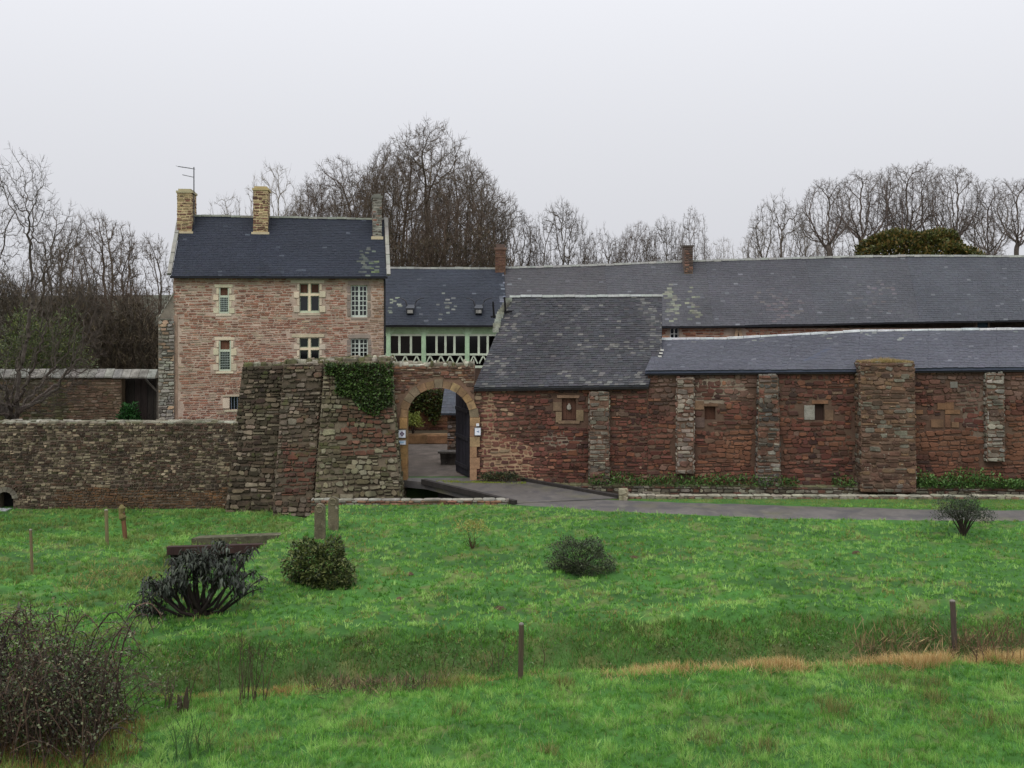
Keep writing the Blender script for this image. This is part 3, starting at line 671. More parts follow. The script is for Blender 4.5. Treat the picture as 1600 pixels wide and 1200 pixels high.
# barn chimney
b = MB(); p = at(1076, 420, 62.9); z1 = HC + (456 - 383) * 62.9 / F; z0 = p.z - .3
b.box(p.x - .25, p.x + .25, p.y, p.y + .8, z0, z1 - .1, hexc('5e5048')); ch = b.build('chimney', M['mortar'], barn); ch['label'] = 'small dark brick chimney on the barn roof'
CP = Plane((p.x - .25, p.y), (p.x + .25, p.y))
join_pieces(stones(lambda u, v, d=0.: CP.pt(u, z0 + .1 + v, d), .5, z1 - z0 - .25, (.1, .16), (.18, .3), pal_list([('5f4a40', 3), ('76594a', 2), ('4a413c', 2)]), rng, depth=.03), 'bricks', M['house_stone'], ch)
one('chimney_cap', M['ridge'], ch, lambda m_: m_.box(p.x - .3, p.x + .3, p.y - .05, p.y + .85, z1 - .1, z1, hexc('4c443d')))

# ================================================================== front range: gatehouse and low range
rng = random.Random(23)
RP = Plane((-1.62, 46.4), (26.0, 45.1)); uG = RP.uv(1012, 600)[0]
gh = thing('gatehouse', 'low red stone gatehouse beside the gate under a steep mottled slate roof', 'gatehouse', RP.pt(uG / 2, 0, -2.5))
rg = thing('stone_range', 'long low red sandstone range with buttresses and dark blue slate roof', 'outbuilding', RP.pt(17, 0, -1.5))
gh_holes = [RP.rect(878, 622, 900, 657)]
rg_holes = [RP.rect(1101, 635, 1118, 656), RP.rect(1273, 631, 1288, 657)]
GHZ = 4.05; z_e = lambda px: RP.uv(px, 579 - (px - 1012) * .006)[1]
C_RM = hexc('574337')
b = MB(); wall_sheet(b, RP, -.3, GHZ, gh_holes, .5, 0, uG, col=C_RM)
# rest of the gatehouse shell
ghE0, ghE1 = Vector((-1.62, 46.2, GHZ - .05)), Vector((RP.pt(uG, 0).x, 45.78, GHZ + .1)); ghR0, ghR1 = Vector((.0, 50.2, 7.83)), Vector((6.86, 49.75, 7.87)); ghV = Vector((6.28, 45.78, GHZ + .1)).lerp(ghR1, .38); ghU = ghE0.lerp(ghR0, .38)
ghK0, ghK1 = Vector((1.2, 54.0, GHZ)), Vector((7.4, 53.6, GHZ))
b.add([RP.pt(uG, -.3, -.5), Vector((6.6, 53.4, -.3)), Vector((6.6, 53.4, GHZ)), ghR1 + Vector((-.55, 0, -.6)), RP.pt(uG, GHZ, -.5)], ((0, 1, 2, 3, 4),), C_RM)
b.add([RP.pt(.02, -.3, -.5), Vector((1.3, 53.8, -.3)), Vector((1.3, 53.8, GHZ)), ghR0 + Vector((.08, 0, -.15)), RP.pt(.02, GHZ, -.5)], ((0, 1, 2, 3, 4),), C_RM)
b.quad(Vector((1.3, 53.8, -.3)), Vector((6.6, 53.4, -.3)), Vector((6.6, 53.4, GHZ)), Vector((1.3, 53.8, GHZ)), C_RM)
gh_wall = b.build('wall', M['mortar'], gh)
p_dred = pal_list([('5b372c', 4), ('4d2f26', 3), ('664033', 3), ('704a36', 1.5), ('3d2a24', 2.4), ('685345', 1.0)], .2)
p_lred = pal_list([('643e34', 4), ('724a3d', 3), ('7e5b47', 2), ('857059', 1), ('553830', 2)], .15)
def p_gh(u, v, r): return p_lred(u, v, r) if u < 2.2 - .1 * v + (1.2 if v < 1.8 else 0) + r.uniform(-.3, .3) else p_dred(u, v, r)
jr = [RP.rect(870, 617, 906, 622), RP.rect(864, 628, 878, 642), RP.rect(868, 643, 878, 660), RP.rect(900, 640, 912, 658), RP.rect(872, 657, 906, 662)]
bt_px = [(921, 951, 611, 746, 'gh')]
def sk(rects, z0): return lambda a, c, b_, d: inside(rects)(a, c + z0, b_, d + z0)
but_r = RP.rect(922, 600, 950, 770)
ins = sk(gh_holes + jr + [but_r], -.1)
def pointing(owner, poly, col):
    m_ = MB(); pu = [RP.uv(*p_) for p_ in poly]; fine_ = []
    for (a_, c_), (d_, e_) in zip(pu, pu[1:] + pu[:1]):
        k_ = max(2, int(math.hypot(d_ - a_, e_ - c_) / .07))
        for i in range(k_): fine_.append((a_ + (d_ - a_) * i / k_ + (rng.uniform(-.11, .11) if a_ > .15 else rng.uniform(0, .03)), c_ + (e_ - c_) * i / k_ + rng.uniform(-.035, .035)))
    pu = fine_; n_ = len(pu); m_.add([RP.pt(u, z, .006) for u, z in pu] + [RP.pt(u, z, -.01) for u, z in pu], [tuple(range(n_))] + [(i, i + n_, (i + 1) % n_ + n_, (i + 1) % n_) for i in range(n_)], hexc(col)); m_.build('lime_pointing', M['mortar'], owner)
pointing(gh, [(754, 748), (754, 612), (772, 612), (775, 640), (772, 668), (790, 682), (812, 690), (838, 705), (826, 722), (836, 748)], '9a8066')
pointing(gh, [(842, 688), (856, 672), (890, 676), (908, 690), (898, 706), (868, 700)], '7d6f60')
pointing(rg, [(1084, 640), (1088, 596), (1120, 588), (1160, 596), (1170, 616), (1140, 632), (1110, 628)], '857868')
pointing(rg, [(1500, 590), (1535, 600), (1535, 690), (1512, 680), (1498, 630)], '6f6154')
put_stones(stones(lambda u, v, d=0.: RP.pt(u, -.1 + v, d), uG, GHZ + .05, (.11, .24), (.16, .4), p_gh, rng, skip=ins, depth=.045, gap=lambda u, v: .019 if u < 2.6 - .1 * v + (.9 if v < 1.9 else 0) else .011), M['red_stone'], gh_wall, 300)
wcol = hexc('77634e')
a, c, b_, d = gh_holes[0]
win = one('window', M['wood'], gh, lambda m_: pbox(m_, RP, (a, c, b_, d), -.3, -.18, hexc('47332a')))
def planks(m_, k): pbox(m_, RP, (a + (b_ - a) * k / 3 + .008, c + .03, a + (b_ - a) * (k + 1) / 3 - .008, d - .02), -.18, -.15 - .01 * (k % 2), jit(hexc('54392d'), rng, .15))
for k in range(3): one('plank', M['wood'], win, lambda m_: planks(m_, k))
for r_ in jr: one('quoin', M['ochre'], win, lambda m_: pbox(m_, RP, (r_[0] + .01, r_[1] + .01, r_[2] - .01, r_[3] - .01), -.1, .05, jit(wcol, rng, .15)))
one('mask_carving', M['cream'], win, lambda m_: m_.tube([RP.pt((a + b_) / 2, c + .42, -.14), RP.pt((a + b_) / 2, c + .5, -.06), RP.pt((a + b_) / 2, c + .62, -.07), RP.pt((a + b_) / 2, c + .7, -.13)], [.03, .1, .09, .03], 8, hexc('8b857a'), cap=True))
# steep roof, slates picked apart on the nearest courses
b = MB()
for (A_, B_, C_, D_) in ((ghE0, ghE1, ghV, ghU), (ghU, ghV, ghR1, ghR0), (ghK1, ghK0, ghR0, ghR1)): b.hexa([A_ + dn, B_ + dn, C_ + dn, D_ + dn, A_, B_, C_, D_], hexc('3c3d42'))
gh_roof = b.build('roof', M['slate'], gh)
def p_ghr(u, v, r):
    k = float(fbm(u * .7, v * .7, 55)); c = jit(hexc('3d3d40'), r, .16)
    if r.random() < 0.05 + max(0, k - .45) * 1.1: c = jit(mixc(c, hexc('74726c'), r.uniform(.1, .6)), r, .1)
    return c
L = []
for Q_ in ((ghE0, ghE1, ghV, ghU), (ghU, ghV, ghR1, ghR0)): q, W, H = quad_map(*Q_, 0, 8); L += slates(q, W, H, H / round(H / .135), .22, p_ghr, rng, lift=.018)
put_stones(L, M['slate'], gh_roof, 250, 'slate')
b = MB(); ridge_line(b, [ghR0 + Vector((-.1, 0, .02)), ghR1 + Vector((.05, 0, .02))], .22, .1, rng, hexc('b5b6b4'), .5); b.build('ridge_cap', M['ridge'], gh_roof)
b = MB()
for i in range(8):
    p = ghE1.lerp(ghV, .3 + i * .09) + Vector((.05, 0, .06)); b.box(p.x - .06, p.x + .08, p.y - .05, p.y + .05, p.z - .03, p.z + .03, hexc('c4c2ba'))
b.build('verge_flashing', M['ridge'], gh_roof)
b = MB()
for i in range(14):
    p = ghE0.lerp(ghR0, .6 + i * .027) + Vector((-.08 - .1 * math.sin(i / 13 * math.pi), 0, .02)); s_ = rng.uniform(.1, .17); b.box(p.x - s_, p.x + s_, p.y - .1, p.y + .12, p.z - .08, p.z + s_ * .7, jit(hexc('86877c'), rng, .15))
b.build('verge_stones', M['wall_stone'], gh_roof)
for px in (772, 790):
    p = at(px, 497 - (px - 772) * .4, 49.3); one('iron_bracket', M['metal'], gh_roof, lambda m_: (m_.tube([p, p + Vector((-.05, 0, .75))], [.05, .04], 5, hexc('1d1c1d'), cap=True), m_.bar(p + Vector((-.15, 0, .05)), p + Vector((.3, 0, .1)), .08, .08, hexc('1d1c1d'))))
one('fascia', M['wood'], gh_roof, lambda m_: m_.bar(ghE0 + Vector((0, .02, -.13)), ghE1 + Vector((0, .02, -.13)), .05, .1, hexc('1c1a19')))

# low range
uE = RP.W; zr0, zr1 = z_e(1012), z_e(1650)
b = MB(); nS = 10
wall_sheet(b, RP, -.3, zr0, rg_holes, .5, uG, uE, col=C_RM)
b.quad(RP.pt(uG, -.3, -5), RP.pt(uE, -.3, -5), RP.pt(uE, 4.7, -5), RP.pt(uG, 4.7, -5), C_RM)
b.add([RP.pt(uE, -.3, -.5), RP.pt(uE, -.3, -5), RP.pt(uE, 4.7, -5), RP.pt(uE, 6.2, -2.5), RP.pt(uE, 4.7, -.5)], ((0, 1, 2, 3, 4),), C_RM)
rg_wall = b.build('wall', M['mortar'], rg)
jr2 = [RP.rect(1096, 630, 1122, 635), RP.rect(1084, 626, 1100, 640), RP.rect(1084, 652, 1101, 668), RP.rect(1256, 633, 1273, 656), RP.rect(1288, 640, 1302, 657), RP.rect(1268, 625, 1294, 631),
       RP.rect(1464, 628, 1490, 640), RP.rect(1476, 640, 1500, 647), RP.rect(1454, 655, 1474, 668), RP.rect(1486, 659, 1498, 668), RP.rect(1476, 648, 1485, 668), RP.rect(1484, 596, 1496, 606), RP.rect(1424, 640, 1442, 647)]
jc = ['6b523f', '755d48', '5d4c44', '7f7c72', '66513f', '74553f', '70533c', '75583f', '69503c', '745a44', '664a39', '75726a', '70533c']
buts = [(1057, 1083, 590, 733, .3, ['83796c', '736a5f', '908577', '61564d', '715244'], 'slim buttress of pale weathered stone blocks'),
        (1184, 1213, 586, 752, .42, ['68645b', '564c43', '757165', '644437', '45413c'], 'grey lichened buttress with spreading foot'),
        (1337, 1420, 566, 757, .95, ['614e3e', '574134', '6d5640', '666255', '49392d'], 'massive square pier topped with tufts of dry grass'),
        (1538, 1565, 583, 714, .32, ['747166', '655f53', '7f7a6f', '5a493e'], 'pale grey buttress that ends in a broken foot')]
bskip = [(RP.uv(x0 + 1, 600)[0], -.5, RP.uv(x1 - 1, 600)[0], RP.uv(x0, yt)[1]) for x0, x1, yt, yb, *_ in buts]
bskip[3] = (bskip[3][0], .8, bskip[3][2], bskip[3][3])
def p_rg(u, v, r):
    k = float(fbm(u * .35, v * .5, 71)); c = p_dred(u, v, r)
    if k > .55: c = mixc(c, hexc('74503a'), min(.8, (k - .55) * 4))
    if k < .4 and v > 1.5: c = mixc(c, hexc('6b5c50'), min(.6, (.4 - k) * 4))
    return c
put_stones(stones(lambda u, v, d=0.: RP.pt(u, -.1 + v, d), uE, zr0 + .08, (.12, .25), (.18, .46), p_rg, rng, skip=sk(rg_holes + jr2 + bskip, -.1), depth=.045, gap=.01, u0=uG), M['red_stone'], rg_wall, 300)
for r_, cc in zip(jr2, jc): one('dressed_block', M['ochre'], rg, lambda m_: pbox(m_, RP, (r_[0] + .01, r_[1] + .01, r_[2] - .01, r_[3] - .01), -.1, .045, hexc(cc)))
for r_, cc in zip(rg_holes, ('4a2f22', '33231c')):
    one('window', M['wood'], rg, lambda m_: pbox(m_, RP, r_, -.3, -.16, hexc(cc)))
def buttress(owner, x0, x1, yt, yb, dep, cols, label, batter=.25):
    ua, zt = RP.uv(x0, yt); ub, _ = RP.uv(x1, yt); zb = max(RP.uv(x0, yb)[1] - .15, -.35); k = batter * dep
    s_ = .10 if 'spreading' in label else .0
    f = [RP.pt(ua - s_, zb, dep), RP.pt(ub + s_, zb, dep), RP.pt(ub, zt, dep - k), RP.pt(ua, zt, dep - k)]
    bk = [RP.pt(ua - s_, zb, -.1), RP.pt(ub + s_, zb, -.1), RP.pt(ub, zt, -.1), RP.pt(ua, zt, -.1)]
    m_ = MB(); m_.hexa([f[0], f[1], bk[1], bk[0], f[3], f[2], bk[2], bk[3]], hexc('6b5546')); o = m_.build('buttress', M['mortar'], owner); o['label'] = label
    pal = pal_list([(c_, 1) for c_ in cols], .15); L = []
    q, W, H = quad_map(*f); L += stones(q, W, H, (.14, .26), (.25, .55), pal, rng, depth=.05, gap=.012)
    for A_, B_, C_, D_ in ((bk[0], f[0], f[3], bk[3]), (f[1], bk[1], bk[2], f[2])):
        q, W, H = quad_map(A_, B_, C_, D_); L += stones(q, W, H, (.14, .26), (.25, .5), pal, rng, depth=.04, gap=.012)
    q, W, H = quad_map(f[3], f[2], bk[2], bk[3]); L += stones(q, W, H, (.2, .4), (.3, .5), pal, rng, depth=.06, gap=.012)
    put_stones(L, M['wall_stone'], o, 60)
    return o
buttress(gh, 921, 951, 612, 750, .4, ['6e685b', '5f564b', '7c7668', '64493d', '4d473f'], 'grey lichened buttress of rough blocks beside the blocked window')
for x0, x1, yt, yb, dep, cols, lab in buts: pier_o = buttress(rg, x0, x1, yt, yb, dep, cols, lab)
# low range roof
pe = [(1008, 580), (1200, 578), (1338, 577), (1500, 575), (1600, 574), (1700, 573.5)]; prd = [(1030, 531), (1100, 531), (1200, 527), (1330, 518), (1440, 516.5), (1600, 514.5), (1700, 514)]
def rpt(px, py, dep): P3 = Plane(tuple((RP.a - RP.n * dep)[:2]), tuple((RP.a + RP.u * RP.W - RP.n * dep)[:2])); u, z = P3.uv(px, py); return P3.pt(u, z)
seg_e = [1008, 1120, 1230, 1340, 1450, 1560, 1690]; seg_r = [1030, 1136, 1240, 1344, 1450, 1556, 1680]
b = MB(); allp = []; bl_ = []
for i in range(6):
    E0, E1 = rpt(seg_e[i], poly_at(pe, seg_e[i]), -.22), rpt(seg_e[i + 1], poly_at(pe, seg_e[i + 1]), -.22)
    R0, R1 = rpt(seg_r[i], poly_at(prd, seg_r[i]), 2.5), rpt(seg_r[i + 1], poly_at(prd, seg_r[i + 1]), 2.5)
    K0, K1 = R0 - RP.n * 2.8 + Vector((0, 0, -1.6)), R1 - RP.n * 2.8 + Vector((0, 0, -1.6))
    for (A_, B_, C_, D_) in ((E0, E1, R1, R0), (K1, K0, R0, R1)): b.hexa([A_ + dn, B_ + dn, C_ + dn, D_ + dn, A_, B_, C_, D_], hexc('454a58'))
    q, W, H = quad_map(E0, E1, R1, R0, .05, 40 + i)
    allp += slates(q, W, H, .13, .2, pal_slate('4b4c53', '66686d', .02, [(0, H * .7, W, H * 1.3, '767a72', .06)], .07), rng)
    bl_.append((E0, E1, R0, R1))
rg_roof = b.build('roof', M['slate'], rg); join_pieces(allp, 'slates', M['slate'], rg_roof)
b = MB()
for E0, E1, R0, R1 in bl_: ridge_line(b, [R0 + Vector((0, 0, .03)), R1 + Vector((0, 0, .03))], .2, .09, rng, hexc('c9cccd'), .6)
b.build('ridge_cap', M['ridge'], rg_roof)
b = MB()
for E0, E1, R0, R1 in bl_: b.bar(E0 + Vector((0, .06, -.13)), E1 + Vector((0, .06, -.13)), .06, .1, hexc('1b1a1c'))
b.build('fascia', M['wood'], rg_roof)

# ================================================================== gate wall with arch
rng = random.Random(31)
GW = Plane((xr(606, 46.3), 46.3), (-1.6, 46.3)); gate = thing('gate_wall', 'crumbling stone wall with round arched carriage gateway', 'gateway', GW.pt(GW.W / 2, 0, -.35))
ztop = GW.uv(680, 571)[1]; uL, zsp = GW.uv(635.5, 652); uRr, _ = GW.uv(735, 652); _, zap = GW.uv(685, 605)
uc, hw_, rise = (uL + uRr) / 2, (uRr - uL) / 2, zap - zsp
def arch_z(u, off=0.0):
    t = (u - uc) / (hw_ + off)
    return None if abs(t) >= 1 else zsp + (rise + off) * math.sqrt(1 - t * t)
b = MB(); NA = 24; TH = .75; gcol = hexc('6f5748')
apt = [(uc - hw_ * math.cos(math.pi * k / NA), zsp + rise * math.sin(math.pi * k / NA)) for k in range(NA + 1)]
for dd in (0, -TH):
    b.quad(GW.pt(0, -.3, dd), GW.pt(uL, -.3, dd), GW.pt(uL, ztop, dd), GW.pt(0, ztop, dd), gcol); b.quad(GW.pt(uRr, -.3, dd), GW.pt(GW.W, -.3, dd), GW.pt(GW.W, ztop, dd), GW.pt(uRr, ztop, dd), gcol)
    for (a, c), (d, e) in zip(apt[:-1], apt[1:]): b.quad(GW.pt(a, c, dd), GW.pt(d, e, dd), GW.pt(d, ztop, dd), GW.pt(a, ztop, dd), gcol)
for (a, c), (d, e) in zip([(uL, -.3)] + apt, apt + [(uRr, -.3)]): b.quad(GW.pt(a, c), GW.pt(d, e), GW.pt(d, e, -TH), GW.pt(a, c, -TH), gcol)
b.quad(GW.pt(0, ztop), GW.pt(GW.W, ztop), GW.pt(GW.W, ztop, -TH), GW.pt(0, ztop, -TH), gcol)
for u in (0, GW.W): b.quad(GW.pt(u, -.3), GW.pt(u, ztop), GW.pt(u, ztop, -TH), GW.pt(u, -.3, -TH), gcol)
g_wall = b.build('wall', M['mortar'], gate)
RW = .34
NV = 13
for k in range(NV):
    t0, t1 = math.pi * (k + .03) / NV, math.pi * (k + .97) / NV; n_ = RW * rng.uniform(.8, 1.15); cc = jit(hexc(rng.choice(('83694a', '786048', '8c7655', '6d5e4c'))), rng, .12)
    pin = [(uc - (hw_ - .02) * math.cos(t), zsp + (rise - .02) * math.sin(t)) for t in (t0, t1)]; pout = [(uc - (hw_ + n_) * math.cos(t), zsp + (rise + n_) * math.sin(t)) for t in (t0, t1)]
    m_ = MB(); m_.hexa([GW.pt(*pin[0], .05), GW.pt(*pin[1], .05), GW.pt(*pin[1], -.35), GW.pt(*pin[0], -.35), GW.pt(*pout[0], .04), GW.pt(*pout[1], .04), GW.pt(*pout[1], -.35), GW.pt(*pout[0], -.35)], cc); m_.build('voussoir', M['ochre'], g_wall)
for side in (0, 1):
    z = -.05; k = 0
    while z < zsp - .05:
        h = min(rng.uniform(.35, .6), zsp - z); w_ = (.27, .40)[k % 2] if side else .3
        rr = (uL - w_, z + .008, uL + .02, z + h - .008) if side == 0 else (uRr - .02, z + .008, uRr + w_, z + h - .008)
        one('jamb_stone', M['ochre'], g_wall, lambda m_: pbox(m_, GW, rr, -.5, .05, jit(hexc(rng.choice(('8f7048', '8a6d52', '7a5844', '92785a'))), rng, .12))); z += h; k += 1
def gskip(a, c, b_, d):
    c -= .1; d -= .1
    for u in (a, b_, (a + b_) / 2):
        az = arch_z(u, RW + .02)
        if az and c < az: return True
    if c < zsp and b_ > uL - .38 and a < uRr + .38: return True
    return False
def p_gate(u, v, r): return jit(hexc(r.choice(('5c3f34', '6a4a3a', '75543f', '4d3b33', '8a7a68'))), r, .15) if v > 3.6 else jit(hexc(r.choice(('8a6248', '7d5640', '946f50'))), r, .15)
put_stones(stones(lambda u, v, d=0.: GW.pt(u, -.1 + v, d), GW.W, ztop + .05, (.1, .18), (.18, .4), p_gate, rng, skip=gskip, depth=.04), M['wall_stone'], g_wall, 200)
q = lambda u, v, d=0.: GW.pt(u, ztop - .02 + d, .06 - v)
put_stones(stones(q, GW.W, TH + .1, (.2, .32), (.16, .34), pal_list([('a3a091', 3), ('85806f', 2), ('6a6456', 2), ('5c5a3a', 1)]), rng, depth=.13, gap=.01), M['wall_stone'], g_wall, 100, 'cap_stone')
# door leaf, standing open inwards
d0, d1 = Vector((-1.84, 46.95, 0)), Vector((-2.50, 48.7, 0)); DP = Plane(tuple(d1[:2]), tuple(d0[:2])); leaf = one('gate_door', M['wood'], gate, lambda m_: pbox(m_, DP, (.02, .06, DP.W - .02, 2.9), -.07, -.041, hexc('1f1e24'))); leaf['label'] = 'tall dark plank gate leaf standing open'
NB = 8
for k in range(NB):
    zt2 = 2.95 + .85 * math.sin(math.pi / 2 * (1 - (k + .5) / NB)) ** .8
    one('plank', M['wood'], leaf, lambda m_: pbox(m_, DP, (DP.W * k / NB + .004, .04, DP.W * (k + 1) / NB - .004, zt2), -.04, .02 + .008 * (k % 2), jit(hexc('23222a'), rng, .12)))
for z in (.35, 1.6, 2.8): one('ledge', M['wood'], leaf, lambda m_: pbox(m_, DP, (.05, z, DP.W - .05, z + .16), .028, .07, hexc('26252b')))
# notice boards
def sign(name, label, rect, fr_col, draw):
    r = GW.rect(*rect); t = thing(name, label, 'sign', GW.pt((r[0] + r[2]) / 2, r[1], .06)); w, h = r[2] - r[0], r[3] - r[1]
    one('board', M['board'], t, lambda m_: pbox(m_, GW, r, .05, .075, hexc('d9dbe2'))); 
    if fr_col:
        e = .025
        one('frame', M['board'], t, lambda m_: [pbox(m_, GW, x, .048, .085, hexc(fr_col)) for x in ((r[0] - e, r[1], r[0], r[3]), (r[2], r[1], r[2] + e, r[3]), (r[0] - e, r[3], r[2] + e, r[3] + e), (r[0] - e, r[1] - e, r[2] + e, r[1]))])
    one('printed_mark', M['board'], t, lambda m_: draw(m_, r, w, h)); return t
def dia(m_, u, z, a, c_): m_.add([GW.pt(u - a, z, .079), GW.pt(u, z - a, .079), GW.pt(u + a, z, .079), GW.pt(u, z + a, .079)], ((0, 1, 2, 3),), c_)
def draw_emblem(m_, r, w, h):
    cu, cz = (r[0] + r[2]) / 2, (r[1] + r[3]) / 2; s_ = w * .17
    for du, dz_ in ((0, 1.25), (0, -1.35), (1.1, 0), (-1.1, 0)): dia(m_, cu + du * s_, cz + dz_ * s_, s_ * .95, hexc('5a4660'))
    for q_ in range(4):
        an = math.pi / 2 * q_; dia(m_, cu + .62 * s_ * math.cos(an + .78), cz + .62 * s_ * math.sin(an + .78), s_ * .38, hexc('6d5468'))
def draw_band(m_, r, w, h):
    for k, (s0, s1) in enumerate(((.12, .88), (.2, .8))):
        z = r[1] + h * (.56 - .26 * k); m_.add([GW.pt(r[0] + w * s0, z, .079), GW.pt(r[0] + w * s1, z, .079), GW.pt(r[0] + w * s1, z + h * .2, .079), GW.pt(r[0] + w * s0, z + h * .2, .079)], ((0, 1, 2, 3),), hexc('8db6d2'))
def draw_map(m_, r, w, h):
    cu, cz = r[0] + w * .52, r[1] + h * .5
    m_.add([GW.pt(cu - w * .28, cz, .079), GW.pt(cu - w * .02, cz - h * .12, .079), GW.pt(cu + w * .22, cz - h * .16, .079), GW.pt(cu + w * .25, cz + h * .14, .079), GW.pt(cu, cz + h * .08, .079)], ((0, 1, 2, 3, 4),), hexc('8592a8'))
    m_.add([GW.pt(r[0] + w * .3, r[1] + h * .82, .079), GW.pt(r[0] + w * .7, r[1] + h * .82, .079), GW.pt(r[0] + w * .7, r[1] + h * .87, .079), GW.pt(r[0] + w * .3, r[1] + h * .87, .079)], ((0, 1, 2, 3),), hexc('a9b0bd'))
def draw_dot(m_, r, w, h): m_.add([GW.pt(r[0] + w * .35, r[1] + h * .4, .079), GW.pt(r[0] + w * .65, r[1] + h * .4, .079), GW.pt(r[0] + w * .65, r[1] + h * .7, .079), GW.pt(r[0] + w * .35, r[1] + h * .7, .079)], ((0, 1, 2, 3),), hexc('b9b6b2'))
sign('notice_board', 'white board with dark diamond emblem on the left gate jamb', (622.8, 671.5, 634, 683.5), '4a4a48', draw_emblem)
sign('notice_board', 'small white board with pale blue band under the emblem board', (622.6, 688, 634, 694), '77777a', draw_band)
sign('notice_board', 'white framed notice with grey blue mark on the right gate jamb', (742, 668, 751, 679.5), '5a5550', draw_map)
sign('notice_card', 'tiny cream card above the notice on the right gate jamb', (744.3, 661.5, 748.6, 665.5), None, draw_dot)

# ================================================================== bastion left of the gate
rng = random.Random(41)
bas = thing('bastion', 'massive battered stone bastion with mossy buttresses left of the gate', 'bastion', (-10, 46.5, -1.3))
def block(name, tl, tr, br_, bl_, Yt, Yb, Yk, cols, label, m, n, jut=.05, size=((.13, .26), (.18, .45)), mcol='51483b', yfr=None):
    T0, T1, B1, B0 = at(*tl, Yt), at(*tr, Yt), at(*br_, Yb), at(*bl_, Yb); K = lambda p: Vector((p.x, Yk, p.z))
    m_ = MB(); m_.hexa([B0, B1, K(B1), K(B0), T0, T1, K(T1), K(T0)], hexc(mcol)); o = m_.build(name, M['mortar'], bas); o['label'] = label
    L = []
    q, W, H = quad_map(B0, B1, T1, T0, .10, len(name)); pal = cols if callable(cols) else pal_list([(c_, 1) for c_ in cols], .18)
    L += stones(q, W, H, *size, pal, rng, depth=jut, gap=.014, skip=(lambda a, c, b_, d: rng.random() < .04))
    q, W, H = quad_map(B1, K(B1), K(T1), T1); L += stones(q, W, H, *size, pal, rng, depth=jut, gap=.014)
    q, W, H = quad_map(T0, T1, K(T1), K(T0)); L += stones(q, W, H, (.2, .35), (.2, .45), pal_list([('6a6252', 2), ('57553a', 2), ('8b8676', 1)]), rng, depth=.12, gap=.012)
    put_stones(L, m, o, n); return o
dark = ['3a3426', '30291e', '44382c', '52493b', '372b22', '6a6050']
def p_A(u, v, r): return jit(hexc(r.choice(('75695a', '605544', '383123', '2e261d'))), r, .15) if (v * 1.3 + r.uniform(-.3, .3)) % 1.7 > 1.15 else jit(hexc(r.choice(dark)), r, .18)
block('buttress', (379, 573), (446, 571), (432, 806), (352, 802), 47.1, 45.9, 48.2, p_A, 'dark mossy left block of the bastion', M['tower_stone'], 170)
def p_B(u, v, r):
    if v < 2.9 and v > .9 and u > .5 - .1 * v: return jit(hexc(r.choice(('513227', '5b3c2f', '452d24'))), r, .15)
    return jit(hexc(r.choice(('605649', '504538', '6c6153', '40382c', '544134'))), r, .18)
block('buttress', (443, 569), (505, 568), (487, 808), (426, 808), 46.65, 45.1, 48.2, p_B, 'grey middle buttress of the bastion with a red stone lower face', M['tower_stone'], 170)
def p_C(u, v, r):
    if 2.6 < v < 4.7 and r.random() < .75 and u > .8 + .3 * (v < 3.2): return jit(hexc(r.choice(('583b2d', '604334', '4f3427'))), r, .15)
    return jit(hexc(r.choice(('69634f', '5c5643', '706a56', '504935', '3f3c26'))), r, .16)
block('buttress', (507, 566), (610, 564), (628, 812), (489, 812), 46.25, 44.7, 47.9, p_C, 'pale lichened right face of the bastion with red patches', M['tower_stone'], 220, size=((.15, .26), (.2, .45)), mcol='5d5445')

# left precinct wall
rng = random.Random(43)
LW = Plane((-25.5, 46.5), (xr(372, 46.5), 46.5)); LZ0, LZ1 = -1.5, LW.uv(200, 661)[1]
lw = thing('precinct_wall', 'long dark rubble wall running left from the bastion', 'wall', LW.pt(LW.W / 2, LZ0, -.3))
cul = LW.rect(-4, 767, 21, 812)
b = MB(); wall_sheet(b, LW, LZ0, LZ1, [cul], .7, col=hexc('655a4d')); lcore = b.build('wall_core', M['mortar'], lw)
def p_L(u, v, r):
    k = float(fbm(u * .5, v * .9, 91)); bot = v < .9 + .4 * k
    if bot and u > 6: return jit(hexc(r.choice(('56402c', '4d3a29', '5f452d'))), r, .15)
    if r.random() < .22 + max(0, k - .45): return jit(hexc(r.choice(('756a56', '675c49', '81745f'))), r, .12)
    return jit(hexc(r.choice(('3f3229', '47362a', '382f26', '4e3b2f', '3d3825'))), r, .15)
put_stones(stones(lambda u, v, d=0.: LW.pt(u, LZ0 + v, d), LW.W, LZ1 - LZ0, (.085, .17), (.12, .28), p_L, rng, skip=sk([cul], LZ0), depth=.045, gap=.012, u0=2.0), M['wall_stone'], lcore, 300)
put_stones(stones(lambda u, v, d=0.: LW.pt(u, LZ1 - .01 + d, .05 - v), LW.W, .8, (.25, .4), (.3, .6), pal_list([('8a8778', 2), ('767262', 2), ('5f5d48', 1)]), rng, depth=.07, gap=.008, u0=1.0), M['wall_stone'], lcore, 60, 'cap_stone')
one('culvert_shade', M['wood'], lw, lambda m_: pbox(m_, LW, cul, -.68, -.6, (.004, .004, .004)))  # near-black panel stands in for the shade inside the culvert
ac = ((cul[0] + cul[2]) / 2, cul[3] - .32); NV = 7
